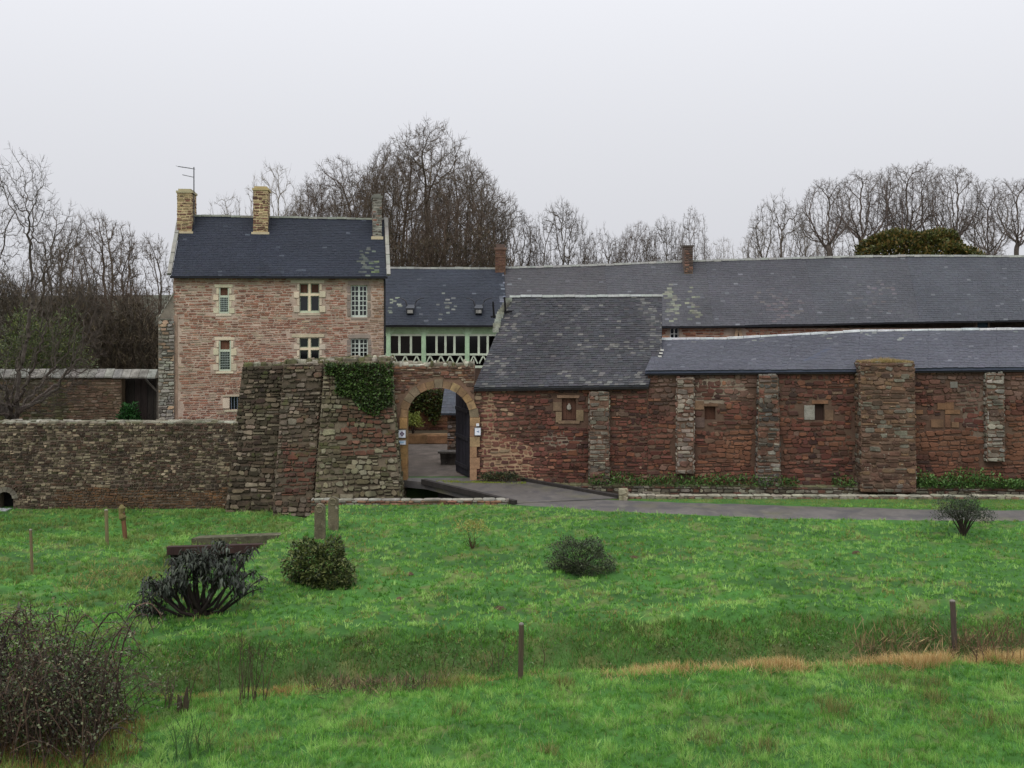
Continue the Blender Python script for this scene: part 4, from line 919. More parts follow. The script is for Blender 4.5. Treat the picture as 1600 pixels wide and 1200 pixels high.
for k in range(NV):
    t0, t1 = math.pi * (k + .04) / NV, math.pi * (k + .96) / NV; R0_, R1_ = (cul[2] - cul[0]) / 2 - .02, (cul[2] - cul[0]) / 2 + .22
    f_ = lambda R, t, d: LW.pt(ac[0] - R * math.cos(t), ac[1] + R * .9 * math.sin(t), d)
    one('voussoir', M['wall_stone'], lw, lambda m_: m_.hexa([f_(R0_, t0, .07), f_(R0_, t1, .07), f_(R0_, t1, -.2), f_(R0_, t0, -.2), f_(R1_, t0, .07), f_(R1_, t1, .07), f_(R1_, t1, -.2), f_(R1_, t0, -.2)], jit(hexc('6e685c'), rng, .15)))
one('sill_slab', M['wall_stone'], lw, lambda m_: pbox(m_, LW, (cul[0] - .1, -1.32, cul[2] - .05, -1.18), .05, .6, hexc('8f8f94')))

# far garden wall with tiled coping, and the shed door against the house, planks darkened as shade
FW = Plane((-28.0, 53.5), (xr(190, 53.5), 53.5)); FZ = FW.uv(100, 591)[1]
fw = thing('garden_wall', 'mossy garden wall with grey tiled coping left of the house', 'wall', FW.pt(FW.W / 2, 0, -.3))
b = MB(); wall_sheet(b, FW, 0, FZ, [], .5, col=hexc('5f5443')); fcore = b.build('wall_core', M['mortar'], fw)
def p_F(u, v, r):
    if u > FW.W - 2.6 + r.uniform(-.3, .3): return jit(hexc(r.choice(('76604f', '6e5646', '806f5d'))), r, .12)
    return jit(hexc(r.choice(('565639', '615f46', '675541', '494931', '736d5b'))), r, .15)
put_stones(stones(lambda u, v, d=0.: FW.pt(u, 1.6 + v, d), FW.W, FZ - 1.62, (.1, .16), (.2, .42), p_F, rng, depth=.03, u0=1.5), M['tower_stone'], fcore, 200)
FE = Plane(tuple(FW.a[:2]), tuple(FW.pt(FW.W + 1.75, 0)[:2]))
L = []
for k in range(int(FE.W / .42)):
    a = k * .42; m_ = MB(); z = FZ + .02 + rng.uniform(-.02, .02); cc = jit(hexc('8a8880'), rng, .12)
    m_.hexa([FE.pt(a + .01, z, .14), FE.pt(a + .41, z, .14), FE.pt(a + .41, z, -.62), FE.pt(a + .01, z, -.62), FE.pt(a + .01, z + .07, .14), FE.pt(a + .41, z + .07, .14), FE.pt(a + .41, z + .42, -.24), FE.pt(a + .01, z + .42, -.24)], cc)
    if a > FE.W - 12: m_.build('coping_tile', M['wall_stone'], fw)
shed = thing('shed_door', 'timber shed front with planks darkened as shade between garden wall and house', 'door', (-17.8, 54.3, 0))
SP = Plane((xr(190, 54.2), 54.2), (xr(250, 54.2), 54.2))
for k in range(6): one('plank', M['wood'], shed, lambda m_: pbox(m_, SP, (SP.W * k / 6 + .01, 0, SP.W * (k + 1) / 6 - .01, FZ - .05), -.1, -.02 + .01 * (k % 2), jit(hexc('2b2622'), rng, .2)))
one('brace', M['wood'], shed, lambda m_: m_.bar(SP.pt(SP.W - .1, FZ - .7, .1), SP.pt(SP.W - .7, FZ - .1, .1), .08, .1, hexc('6b675f'), up=SP.n))
one('post', M['wood'], shed, lambda m_: pbox(m_, SP, (SP.W - .12, 0, SP.W, FZ - .02), .02, .16, hexc('59544c')))

# ================================================================== moat walls, bridge
rng = random.Random(47)
def low_wall(name, label, p0, p1, z0, z1, th, cols, capc, n=120, size=((.1, .18), (.18, .4)), cap=True, m='wall_stone'):
    P = Plane(p0, p1); t = thing(name, label, 'wall', P.pt(P.W / 2, z0, -th / 2))
    b = MB(); wall_sheet(b, P, z0, z1, [], th, col=hexc('4a4238')); core = b.build('wall_core', M['mortar'], t)
    put_stones(stones(lambda u, v, d=0.: P.pt(u, z0 + v, d), P.W, z1 - z0, *size, pal_list([(c_, 1) for c_ in cols], .18), rng, depth=.035, gap=.012), M[m], core, n)
    if cap: put_stones(stones(lambda u, v, d=0.: P.pt(u, z1 - .005 + d, .05 - v), P.W, th + .08, (th + .08, th + .08), (.35, .7), pal_list([(capc, 1)], .15), rng, depth=.03, gap=.008, round_=.12), M[m], core, 50, 'coping_stone')
    return t
low_wall('moat_parapet', 'low red stone moat parapet with pale coping at the lawn edge', (-7.6, 41.15), (-.1, 41.2), -.75, .16, .35, ['7b5646', '6d4c3d', '86654f', '7d786c'], '807d72')
low_wall('moat_kerb', 'low moat kerb wall with pale coping along the road verge', (4.15, 42.35), (27, 42.15), -.6, .10, .35, ['7a7566', '69604f', '86806f', '6d5446'], '83806f', size=((.09, .14), (.2, .4)))
rv = low_wall('moat_revetment', 'rough lichened revetment wall below the red stone range', (.4, 45.75), (27, 44.6), -1.6, -.08, .9, ['7f7b6b', '6a6455', '8f8a78', '5a5140', '6b4c3e'], '5c5a40', n=200)
br = thing('bridge', 'flat grey bridge crossing the moat to the gateway', 'bridge', (0, 44, 0))
poly = [(-4.6, 46.9), (-4.65, 46.25), (-3.65, 45.75), (.05, 41.2), (4.25, 42.3), (.75, 46.0), (-1.5, 46.3), (-1.7, 46.9)]
b = MB(); n_ = len(poly)
b.add([(x, y, .045) for x, y in poly] + [(x, y, -.25) for x, y in poly], [tuple(range(n_)), tuple(range(2 * n_ - 1, n_ - 1, -1))] + [(i, i + n_, (i + 1) % n_ + n_, (i + 1) % n_) for i in range(n_)])
b.build('deck', M['asphalt'], br)
for nm, a, c in (('left', (-3.75, 45.85), (.12, 41.15)), ('right', (.45, 46.15), (4.2, 42.28))):
    a, c = Vector((*a, .06)), Vector((*c, .06)); o = one('edge_beam', M['wood'], br, lambda m_: m_.bar(a, c, .2, .2, hexc('2b2724')))
for k in range(3): x = -3 + k * 1.7; one('girder', M['wood'], br, lambda m_: m_.bar((x, 45.5, -.42), (x + 3.6, 41.6, -.42), .25, .3, hexc('1d1a18')))
ed = thing('corner_stone', 'small square stone post at the end of the bridge beam', 'stone post', (4.3, 42.15, 0))
P_ = Plane((4.12, 42.02), (4.5, 42.02)); bb = MB(); pbox(bb, P_, (.02, -.1, .36, .42), -.3, 0, hexc('7d765f')); bb.build('post_core', M['wall_stone'], ed)
put_stones(stones(lambda u, v, d=0.: P_.pt(u, -.1 + v, d), .38, .54, (.24, .28), (.5, .6), pal_list([('8d8770', 1)]), rng, depth=.03), M['wall_stone'], ed, 4)

# courtyard seen through the arch
low = thing('raised_bed', 'low ochre stone edge of a raised bed inside the courtyard', 'planter', (-4.5, 57.6, 0))
RB = Plane((-7.5, 57.6), (-.5, 57.6))
b = MB(); pbox(b, RB, (0, 0, RB.W, .5), -.5, -.03, hexc('8a6e50')); rc = b.build('core', M['ochre'], low)
put_stones(stones(plane_map(RB), RB.W, .52, (.5, .55), (.8, 1.4), pal_list([('9a7a5a', 2), ('8a6a4c', 2)]), rng, depth=.05, gap=.006, round_=.08), M['ochre'], rc, 20)
one('soil', M['earth'], low, lambda m_: m_.box(-7.4, -.6, 58.12, 59.9, .01, .44, hexc('4a4030')))
lean = thing('stone_pier', 'rubble pier with small slate hood seen through the gateway', 'pier', (-2.9, 52.5, 0))
PP = Plane((xr(699, 52), 52), (xr(717, 52), 52)); b = MB(); pbox(b, PP, (0, 0, PP.W, 2.3), -.6, 0, hexc('5d5046')); pc = b.build('pier_core', M['mortar'], lean)
put_stones(stones(plane_map(PP), PP.W, 2.3, (.12, .2), (.2, .35), pal_list([('6d5f54', 2), ('7b5c4b', 2), ('544a42', 1), ('85807a', 1)]), rng, depth=.05), M['wall_stone'], pc, 60)
E0, E1 = Vector((xr(689, 51.6), 51.6, 2.3)), Vector((xr(722, 51.6), 51.6, 2.3)); R0, R1 = E0 + Vector((.12, 1.1, 1.25)), E1 + Vector((.1, 1.1, 1.25))
b = MB(); b.hexa([E0 + dn, E1 + dn, R1 + dn, R0 + dn, E0, E1, R1, R0], hexc('3d4148')); lr = b.build('hood', M['slate'], lean)
q, W, H = quad_map(E0, E1, R1, R0); put_stones(slates(q, W, H, .17, .25, pal_slate('565a62', None, 0, None, .1), rng), M['slate'], lr, 60, 'slate')
mbk = thing('mounting_block', 'dark stone mounting block below the rubble pier in the courtyard', 'stone block', (-2.9, 50.8, 0))
for k in range(7):
    p = Vector((xr(688 + (k % 4) * 8, 50.6), 50.6 + .1 * (k % 2), .02 + .27 * (k // 4))); m_ = MB(); m_.hexa([p + Vector((x + rng.uniform(-.04, .04), y, z + rng.uniform(-.03, .03))) for z in (0, .27) for x, y in ((0, 0), (.27, 0), (.27, .4), (0, .4))], jit(hexc('3d3833'), rng, .15)); m_.build('stone', M['wall_stone'], mbk)
m_ = MB(); p = Vector((xr(684, 50.5), 50.45, .55)); m_.box(p.x, p.x + 1.0, p.y, p.y + .6, p.z, p.z + .09, hexc('55514d')); m_.build('top_slab', M['wall_stone'], mbk)
#PART2
# ================================================================== trees
def rv_(r): 
    while True:
        x, y, z = r.uniform(-1, 1), r.uniform(-1, 1), r.uniform(-1, 1); d = x * x + y * y + z * z
        if .01 < d < 1: d = math.sqrt(d); return (x / d, y / d, z / d)
def nrm(v): L = math.sqrt(v[0] ** 2 + v[1] ** 2 + v[2] ** 2) or 1e-6; return (v[0] / L, v[1] / L, v[2] / L)
def grow_tree(seed, H, rx, base, n_att=1500, trunk_r=.3, step=.3, kill=.55, shell=.5, gnarl=.12, up=.05, twigs=2, tl=.55, col='3d3731', tcol=None, stems=1, top=1.0, wig=.1, droop=0.0, tw_r=.010):
    """bare tree grown by space colonisation: limbs compete for room inside a domed crown (radius rx, from height base to H)"""
    R_ = np.random.default_rng(seed); r = random.Random(seed); T, C = MB(), MB(); colr = hexc(col); tcol = hexc(tcol or col)
    cz = base + (H - base) * .42; d = R_.normal(size=(n_att * 2, 3)); d /= np.linalg.norm(d, axis=1, keepdims=True)
    rad = (shell + (1 - shell) * R_.random(len(d))) ** (1 / 2.0); lob = 1 + .36 * (vnoise(d[:, 0] * 1.9 + seed, d[:, 1] * 1.9 + d[:, 2] * 2.1, seed) - .5)
    att = d * (rad * lob)[:, None]; zs_ = np.where(att[:, 2] > 0, (H - cz) * top, (cz - base)); att = np.stack([att[:, 0] * rx, att[:, 1] * rx, cz + att[:, 2] * zs_], 1)[:n_att]
    P_, par = [], []
    for k in range(stems):
        a = 6.283 * k / stems + r.uniform(-.3, .3); sp = 0 if stems == 1 else .3; h = base * r.uniform(.9, 1.15) if stems == 1 else base * r.uniform(.8, 1.3); n = max(2, int(h / step)); last = -1
        wx, wy = 0.0, 0.0
        for i in range(n + 1):
            z = -.3 + (h + .3) * i / n; wx += r.gauss(0, wig * step); wy += r.gauss(0, wig * step)
            P_.append((wx + math.cos(a) * sp * (1 + z * .35) * (stems > 1), wy + math.sin(a) * sp * (1 + z * .35) * (stems > 1), z)); par.append(last); last = len(P_) - 1
    P_ = np.array(P_); par = list(par); nt = len(P_)
    D = np.full(len(att), 1e9); I = np.zeros(len(att), int)
    def upd(lo):
        nonlocal D, I
        dd = np.linalg.norm(att[:, None, :] - P_[None, lo:, :], axis=2); m_ = dd.argmin(1); v = dd[np.arange(len(att)), m_]; b_ = v < D; D[b_] = v[b_]; I[b_] = lo + m_[b_]
    upd(0)
    for it in range(140):
        if len(att) < n_att * .02: break
        u, inv = np.unique(I, return_inverse=True); v = (att - P_[I]) / D[:, None]; acc = np.zeros((len(u), 3)); np.add.at(acc, inv, v)
        acc /= np.linalg.norm(acc, axis=1, keepdims=True) + 1e-6; acc += R_.normal(0, gnarl, acc.shape); acc[:, 2] += up; acc /= np.linalg.norm(acc, axis=1, keepdims=True)
        lo = len(P_); P_ = np.vstack([P_, P_[u] + acc * step]); par += u.tolist(); upd(lo); k = D > kill; att, D, I = att[k], D[k], I[k]
        if len(att) == 0: break
    n = len(P_); ch = [[] for _ in range(n)]
    for i, p_ in enumerate(par):
        if p_ >= 0: ch[p_].append(i)
    e = 2.0; w = np.zeros(n)
    for i in range(n - 1, -1, -1):
        if not ch[i]: w[i] = 1.0
        if par[i] >= 0: w[par[i]] += w[i]
    rt = max(w[i] for i in range(n) if par[i] < 0); rr = np.maximum(trunk_r * (w / rt) ** (1 / e), tw_r * 1.3); L = P_.tolist()
    starts = [i for i in range(n) if par[i] < 0]
    while starts:
        i = starts.pop(); pts, rads = ([L[par[i]]], [float(rr[i])]) if par[i] >= 0 else ([], [])
        trunk = i < nt and (par[i] < 0); q = i
        while True:
            pts.append(L[q]); rads.append(float(rr[q]))
            if not ch[q]: break
            m_ = max(ch[q], key=lambda c_: w[c_]); starts += [c_ for c_ in ch[q] if c_ != m_]; q = m_
        rads[-1] = tw_r * .8
        (T if trunk else C).tube(pts, rads, 7 if trunk else (5 if rads[0] > .06 else 3), jit(tcol if trunk else colr, r, .12))
    for i in range(nt, n):
        if rr[i] > .06: continue
        d0 = P_[i] - P_[par[i]]; d0 /= np.linalg.norm(d0) + 1e-6; nn = twigs + (2 if not ch[i] else 0)
        for k in range(nn):
            if r.random() > .72: continue
            q_ = rv_(r); out = ((P_[i][0]) / rx * .35, P_[i][1] / rx * .35, .2 - droop); dd = nrm(tuple(d0[c_] * .8 + q_[c_] * .75 + out[c_] for c_ in range(3))); l = tl * r.uniform(.5, 1.2)
            q2 = rv_(r); a = L[i]; m1 = tuple(a[c_] + dd[c_] * l * .5 for c_ in range(3)); en = tuple(m1[c_] + (dd[c_] + q2[c_] * .35) * l * .5 + (0, 0, -droop * l * .3)[c_] for c_ in range(3))
            C.tube([a, en], [tw_r, tw_r * .5], 3, jit(colr, r, .15))
            if r.random() < .6:
                q3 = rv_(r); e3 = tuple(m1[c_] + (dd[c_] * .6 + q3[c_] * .7) * l * .4 for c_ in range(3)); C.tube([m1, e3], [tw_r * .8, tw_r * .45], 3, jit(colr, r, .15))
    return T, C
PROTO = {}
def tree_proto(key, *a, **k):
    T, C = grow_tree(*a, **k); me = []
    for nm, mb_ in (('trunk', T), ('crown', C)):
        o = mb_.build(nm, M['bark'], None, origin=(0, 0, 0)); me.append(o.data); bpy.data.objects.remove(o)
    zz = np.percentile([v[2] for v in C.v], 99.7); xs_ = np.array([v[0] for v in C.v]); PROTO[key] = (me, zz, np.percentile(np.abs(xs_), 98))
def place_tree(key, px, top, Y, label, width=None, rot=0.0, base=None, group=None, name='bare_tree'):
    x = (px - 800) * Y / F; z0 = tzs(x, Y) if base is None else base; zt = HC + (YH - top) * Y / F
    (me, H, hw), sz = PROTO[key], None; sz = (zt - z0) / H; sx = sz if width is None else (width * Y / F / 2) / hw
    t = thing(name, label, 'tree', (x, Y, z0), group); t.rotation_euler[2] = rot; t.scale = (sx, sx, sz)
    for nm, m_ in zip(('trunk', 'crown'), me):
        o = bpy.data.objects.new(nm, m_); COL.objects.link(o); o.parent = t
    return t
tree_proto('beech', 3, 18, 6.8, 2.6, 4600, .42, kill=.42, shell=.5, twigs=5, tl=.6, up=.0, col='514639', tcol='40382e', gnarl=.16)
tree_proto('beech_b', 9, 16, 6.2, 2.2, 3800, .38, kill=.42, shell=.5, twigs=5, tl=.6, up=.0, col='4f4338', gnarl=.16)
tree_proto('oak', 17, 12, 5.2, 2.4, 2600, .38, kill=.42, gnarl=.3, twigs=4, tl=.5, up=.0, col='4e463d', wig=.2)
tree_proto('oak_b', 29, 12, 4.8, 2.0, 2200, .36, kill=.42, gnarl=.32, twigs=3, tl=.5, up=.0, col='534b41', wig=.25)
tree_proto('tall', 37, 19, 4.9, 10.6, 2200, .36, kill=.42, gnarl=.22, twigs=4, tl=.5, up=.02, col='5c534c', wig=.12)
tree_proto('tall_b', 41, 19, 3.9, 9.6, 1800, .3, kill=.42, gnarl=.22, twigs=4, tl=.5, up=.02, col='5e564f', wig=.12)
tree_proto('bushy', 53, 12, 3.9, .9, 3000, .19, kill=.42, gnarl=.14, twigs=5, tl=.5, up=.04, col='54493d', stems=5)
tree_proto('sparse', 61, 11, 3.6, 1.8, 1500, .2, kill=.46, gnarl=.2, twigs=3, tl=.5, up=.05, col='71695d', tw_r=.008)
tree_proto('gnarled', 71, 13, 5.8, 1.4, 3600, .34, kill=.4, step=.24, gnarl=.36, twigs=3, tl=.45, up=.0, droop=.1, col='4c443d', tcol='38322b', wig=.3, tw_r=.007)
G1 = 'bare trees behind the manor roofs'; G2 = 'bare trees on the rise at right'; G3 = 'bare trees left of the house'
for a in [('beech', 665, 199, 86, 'largest rounded bare tree behind the manor house roof', 235, .3), ('beech_b', 545, 252, 90, 'dense dark bare tree rising behind the middle chimney', 170, 1.0),
          ('beech', 600, 262, 84, 'brownish bare tree just behind the right gable chimney', 190, 2.4), ('sparse', 432, 258, 80, 'pale sparse bare tree right of the middle chimney', 115, .4),
          ('sparse', 356, 305, 82, 'small pale bare tree showing over the roof between two chimneys', 90, 2.0), ('oak_b', 740, 278, 83, 'bare tree with leaning limbs right of the largest tree', 150, .8),
          ('oak', 795, 316, 88, 'rounded bare tree behind the red gallery chimney', 115, 2.2), ('oak', 880, 317, 86, 'spreading bare oak standing alone above the barn ridge', 104, 4.1),
          ('oak_b', 945, 358, 92, 'low bare tree right of the lone oak', 80, 1.2), ('beech_b', 990, 350, 94, 'low brown bare tree between lone oak and barn chimney', 84, 3.3),
          ('oak', 1036, 344, 90, 'bare tree leaning just left of the barn chimney', 80, 5.0), ('tall_b', 1082, 325, 88, 'narrow bare tree directly behind the barn chimney', 50, .2),
          ('sparse', 1130, 372, 96, 'tiny faint bare tree right of the barn chimney', 56, 1.0),
          ('beech_b', 700, 300, 80, 'olive brown bare tree in front of the largest tree', 170, 5.2), ('beech', 500, 290, 95, 'hazy bare tree filling the gap over the house ridge', 150, 4.0),
          ('beech_b', 632, 228, 93, 'bare tree overlapping the left shoulder of the largest tree', 190, 2.9), ('beech', 722, 262, 91, 'bare tree overlapping the right shoulder of the largest tree', 150, 1.7)]:
    place_tree(a[0], a[1], a[2], a[3], a[4], a[5], a[6], group=G1)
for a in [('oak_b', 1216, 307, 104, 'leftmost wide bare tree of the right hand group', 110, 1.4), ('tall', 1292, 280, 108, 'tall bare tree second from left in the right hand group', 88, .2),
          ('tall', 1347, 268, 112, 'bare tree rising left of the domed evergreen', 96, 2.1), ('tall_b', 1383, 262, 116, 'slim bare tree behind the left half of the domed evergreen', 66, 3.0),
          ('tall', 1418, 256, 112, 'tall bare tree behind the middle of the domed evergreen', 92, 4.2), ('tall_b', 1447, 253, 115, 'highest bare tree of the right hand group', 70, .9),
          ('tall', 1494, 260, 110, 'tall bare tree above the right end of the domed evergreen', 86, 5.3), ('tall_b', 1545, 280, 108, 'second bare tree from the right edge', 76, 1.9),
          ('tall', 1592, 278, 112, 'bare tree at the right edge of the view', 90, 3.6), ('sparse', 1255, 350, 118, 'small bare tree low among the right hand group', 80, .7),
          ('sparse', 1185, 352, 112, 'small faint bare tree at the left foot of the right hand group', 70, 2.7), ('bushy', 1320, 338, 122, 'bushy bare tree low behind the right hand group', 90, 1.0),
          ('bushy', 1520, 330, 124, 'bushy bare tree low right of the domed evergreen', 90, 2.0)]:
    place_tree(a[0], a[1], a[2], a[3], a[4], a[5], a[6], group=G2)
for a in [('bushy', 152, 336, 74, 'many stemmed bare tree nearest the house at left', 150, .3), ('bushy', 222, 366, 76, 'many stemmed bare tree touching the left gable of the house', 120, 1.7),
          ('bushy', 95, 372, 80, 'many stemmed bare tree behind the gnarled one', 130, 2.9), ('beech_b', 190, 440, 70, 'low dark thicket tree behind the garden wall', 190, .6), ('beech_b', 30, 430, 72, 'low dark thicket tree at far left behind the garden wall', 170, 3.6)]:
    place_tree(a[0], a[1], a[2], a[3], a[4], a[5], a[6], group=G3)
place_tree('gnarled', 8, 248, 50.5, 'gnarled dark bare tree at the left edge behind the precinct wall', 270, 1.2, base=0.4, name='gnarled_tree')

# ================================================================== leaves
def leaf_cloud(name, pts, nrm_, size, asp, cols, rng_np, m='leaf', parent=None, droop=0.0, fold=.0, up=.4):
    """one quad leaf per point; nrm_: outward direction of each"""
    n = len(pts); d = nrm_ + rng_np.normal(0, .8, (n, 3)); d[:, 2] -= droop; d /= np.linalg.norm(d, axis=1, keepdims=True) + 1e-6
    s_ = np.cross(d, np.array([0, 0, 1.0]) + rng_np.normal(0, .5, (n, 3))); s_ /= np.linalg.norm(s_, axis=1, keepdims=True) + 1e-6
    L = size * rng_np.uniform(.6, 1.3, (n, 1)); w = L * asp
    mid = pts + d * L * .5 + np.array([0, 0, 1.0]) * L * fold
    V = np.stack([pts, mid + s_ * w * .5, pts + d * L, mid - s_ * w * .5], 1).reshape(-1, 3)
    c = np.array([hexc(x) for x in cols])[rng_np.integers(0, len(cols), n)] * rng_np.uniform(.75, 1.25, (n, 1)); C = np.repeat(c, 4, 0)
    return build_np(name, V, n, 4, C, M[m], parent)
def blob_points(c, rad, n, rng_np, shell=.55, lobes=.25, flat=-1.0, freq=2.3, seed=0):
    d = rng_np.normal(size=(n * 3, 3)); d /= np.linalg.norm(d, axis=1, keepdims=True); d = d[d[:, 2] > flat][:n]
    lob = 1 + lobes * 2 * (vnoise(d[:, 0] * freq + 9 + seed, d[:, 1] * freq + d[:, 2] * 2.7, seed) - .5)
    r_ = (shell + (1 - shell) * rng_np.random(len(d)) ** .6) * lob
    return np.asarray(c) + d * np.asarray(rad) * r_[:, None], d
RN = np.random.default_rng(7)
def stems_mb(c, rad, n, r, r0, col, lift=.1, emin=.25):
    b = MB()
    for k in range(n):
        a = r.uniform(0, 6.28); e = r.uniform(emin, 1.25); d = (math.cos(a) * math.cos(e), math.sin(a) * math.cos(e), math.sin(e)); p = [Vector(c)]
        for i in range(1, 5):
            t = i / 4; p.append(Vector(c) + Vector((d[0] * rad[0] * t, d[1] * rad[1] * t, rad[2] * (d[2] * t ** .7 + lift * t))) + Vector(rv_(r)) * .04)
        b.tube(p, [r0, r0 * .8, r0 * .6, r0 * .4, r0 * .25], 5, jit(hexc(col), r, .15))
    return b
rng = random.Random(77)
def bush(name, label, cat, px, py, w, h, n, size, asp, cols, stem_n=14, stem_r=.025, stem_c='3b332c', up=.55, shell=.5, lobes=.3, dy=.8, droop=.0, flat=-.35, seed=1, g=None, big=0, leafname='foliage', group=None, Y=None, z0=None, emin=.25):
    p = on_ground(px, py) if Y is None else at(px, py, Y)
    if z0 is not None: p.z = z0
    s_ = p.y / F; W_, H_ = w * s_, h * s_; t = thing(name, label, cat, p, group)
    c = p + Vector((0, 0, H_ * up)); pts, d = blob_points(c, (W_ / 2, W_ / 2 * dy, H_ * (1 - up)), n, RN, shell, lobes, flat, seed=seed)
    leaf_cloud(leafname, pts, d, size, asp, cols, RN, parent=t, droop=droop)
    stems_mb(p + Vector((0, 0, -.05)), (W_ * .45, W_ * .4, H_ * .85), stem_n, rng, stem_r, stem_c, emin=emin).build('branches', M['bark'], t)
    return t, p, W_, H_
bush('round_shrub', 'dense rounded evergreen shrub with yellowish leaf tips on the lawn', 'shrub', 500, 916, 94, 68, 8500, .10, .45, ['3c4a20', '4a5528', '2f3b1a', '767b48', '5b6432', '232d14'], shell=.6, lobes=.42, up=.42, flat=-.75)
bush('dome_shrub', 'low dome shaped grey green shrub alone mid lawn', 'shrub', 908, 893, 96, 50, 10000, .065, .4, ['353f26', '29311f', '444f34', '1e2417', '545f40'], stem_n=40, stem_r=.015, shell=.55, lobes=.3, up=.36, flat=-.95)
t, p, W_, H_ = bush('small_tree_shrub', 'small upright shrub with bare stems by the road at right', 'shrub', 1505, 838, 80, 60, 6000, .06, .4, ['363f2b', '2b3523', '434e37', '21271b'], stem_n=22, stem_r=.03, up=.62, shell=.25, lobes=.4, emin=.75, flat=-.55)
t, p, W_, H_ = bush('sapling', 'spindly sapling with a few yellow green leaves near the bridge', 'sapling', 738, 857, 52, 44, 650, .08, .35, ['8a8a3e', '74773a', '9a9050'], stem_n=12, stem_r=.014, stem_c='4b3a28', up=.72, shell=.3)
# rhododendron: crooked stems under drooping dark leaves
p = on_ground(318, 956); rh = thing('rhododendron', 'sprawling dark rhododendron with bare crooked stems and drooping leaves', 'shrub', p); s_ = p.y / F
b = MB(); tips = []
for k in range(30):
    tx = (-95 + 172 * (k + rng.random()) / 30) * s_; tzv = (92 - 60 * max(0, abs(tx / s_ - 12) / 95) ** 2.0 + rng.uniform(-34, 10)) * s_; ty = rng.uniform(-.9, .9)
    st = p + Vector((rng.uniform(-.35, .12), rng.uniform(-.25, .2), -.05)); en = p + Vector((tx, ty, max(tzv, .18))); m1 = st.lerp(en, .35) + Vector((0, 0, -.14 - .1 * rng.random())); m2 = st.lerp(en, .7) + Vector((rng.uniform(-.1, .1), 0, -.08))
    b.tube([st, m1, m2, en], [.05, .04, .03, .015], 6, jit(hexc('2c2521'), rng, .2)); tips.append(en); tips.append(m2.lerp(en, .5) + Vector((0, 0, .06))); tips.append(m2 + Vector((rng.uniform(-.1, .1), rng.uniform(-.2, .2), .12)))
    for j in range(3):
        e2 = en + Vector((rng.uniform(-.3, .3), rng.uniform(-.3, .3), rng.uniform(-.1, .22))); b.tube([m2, m2.lerp(e2, .6) + Vector((0, 0, .04)), e2], [.02, .016, .01], 5, jit(hexc('2c2521'), rng, .2)); tips.append(e2)
b.build('branches', M['bark'], rh)
LV = []
for tp in tips:
    for k in range(15):
        a = rng.uniform(0, 6.28); dr = rng.uniform(.2, 1.5); d = Vector((math.cos(a), math.sin(a), -dr)).normalized(); L = rng.uniform(.13, .23); sdv = d.cross(Vector((0, 0, 1))).normalized() * L * .14
        q0 = tp + Vector((rng.gauss(0, .06), rng.gauss(0, .06), rng.gauss(0, .05))); q1 = q0 + d * L * .5 + Vector((0, 0, .02)); q2 = q0 + d * L + Vector((0, 0, -.03)); rib = Vector((0, 0, -.012))
        LV.append((L, [q0, q1 + sdv, q2, q1 - sdv, q1 + rib], ((0, 1, 4), (1, 2, 4), (2, 3, 4), (3, 0, 4)), jit(hexc(rng.choice(('262c22', '30372b', '1f241c', '4d5446', '3a4034'))), rng, .2)))
put_stones(LV, M['leaf'], rh, 250, 'leaf')
# ivy on the bastion, shrubs in the courtyard, on the moat ledge and by the garden wall
iv = thing('ivy', 'thick dark green ivy hanging over the top of the bastion', 'ivy', at(560, 640, 46.1))
n = 6500; fx = RN.random(n); fy = RN.random(n); low_ = 44 + 34 * np.exp(-((fx - .72) / .3) ** 2) - 26 * (fx < .15) + 8 * vnoise(fx * 9, fx * 0, 3); keep = fy * 90 < low_
px_ = 508 + fx * 106; py_ = 566 + fy * 90; Yv = 46.25 - (py_ - 566) / 246 * 1.55 - .08 - RN.random(n) * .22 * (1 - fy * .4)
pts = np.stack([(px_ - 800) * Yv / F, Yv, HC + (YH - py_) * Yv / F], 1)[keep]
leaf_cloud('foliage', pts, np.tile([0, -1.0, -.2], (len(pts), 1)), .11, .8, ['33481d', '3e5623', '253417', '506930', '323f1d'], RN, parent=iv, droop=.4)
b = MB()
for k in range(14):
    x0 = 512 + k * 7.4; b.tube([at(x0, 566, 46.1), at(x0 + rng.uniform(-8, 8), 590, 45.95), at(x0 + rng.uniform(-12, 12), 612 + rng.uniform(-5, 14), 45.82)], [.03, .022, .01], 5, jit(hexc('4a3c2c'), rng, .2))
b.build('stems', M['bark'], iv)
iv2 = thing('ivy', 'ivy covering the wall beyond the gateway arch', 'ivy', (-4.6, 59.9, 0))
n = 5200; xx = RN.uniform(-6.8, -2.2, n); zz = RN.uniform(.6, 2.7, n); kk = zz > .75 + 1.0 * vnoise(xx * 1.4, xx * 0, 5) * (xx > -5.2)
pts = np.stack([xx, 59.93 - RN.random(n) * .3, zz], 1)[kk]; leaf_cloud('foliage', pts, np.tile([0, -1.0, -.2], (len(pts), 1)), .13, .8, ['39451f', '4b5629', '2c371a', '5d6633'], RN, parent=iv2, droop=.4)
bush('courtyard_shrub', 'yellow green shrub in the raised bed seen through the arch', 'shrub', 645, 679, 30, 32, 700, .13, .45, ['8a9440', '76823a', '99a050'], Y=57.9, z0=.5, stem_n=8)
bush('evergreen_shrub', 'bright green shrub beside the dark shed door', 'shrub', 203, 662, 36, 81, 1800, .14, .5, ['2f5a2c', '3a6a34', '254822'], Y=53.2, z0=0, stem_n=8, up=.6)
bush('low_juniper', 'low dark spreading shrub at the foot of the gatehouse wall', 'shrub', 783, 752, 66, 16, 1600, .09, .35, ['2f3826', '3c452c', '262c20', '56603a'], Y=45.95, z0=-.02, stem_n=8, dy=.3)
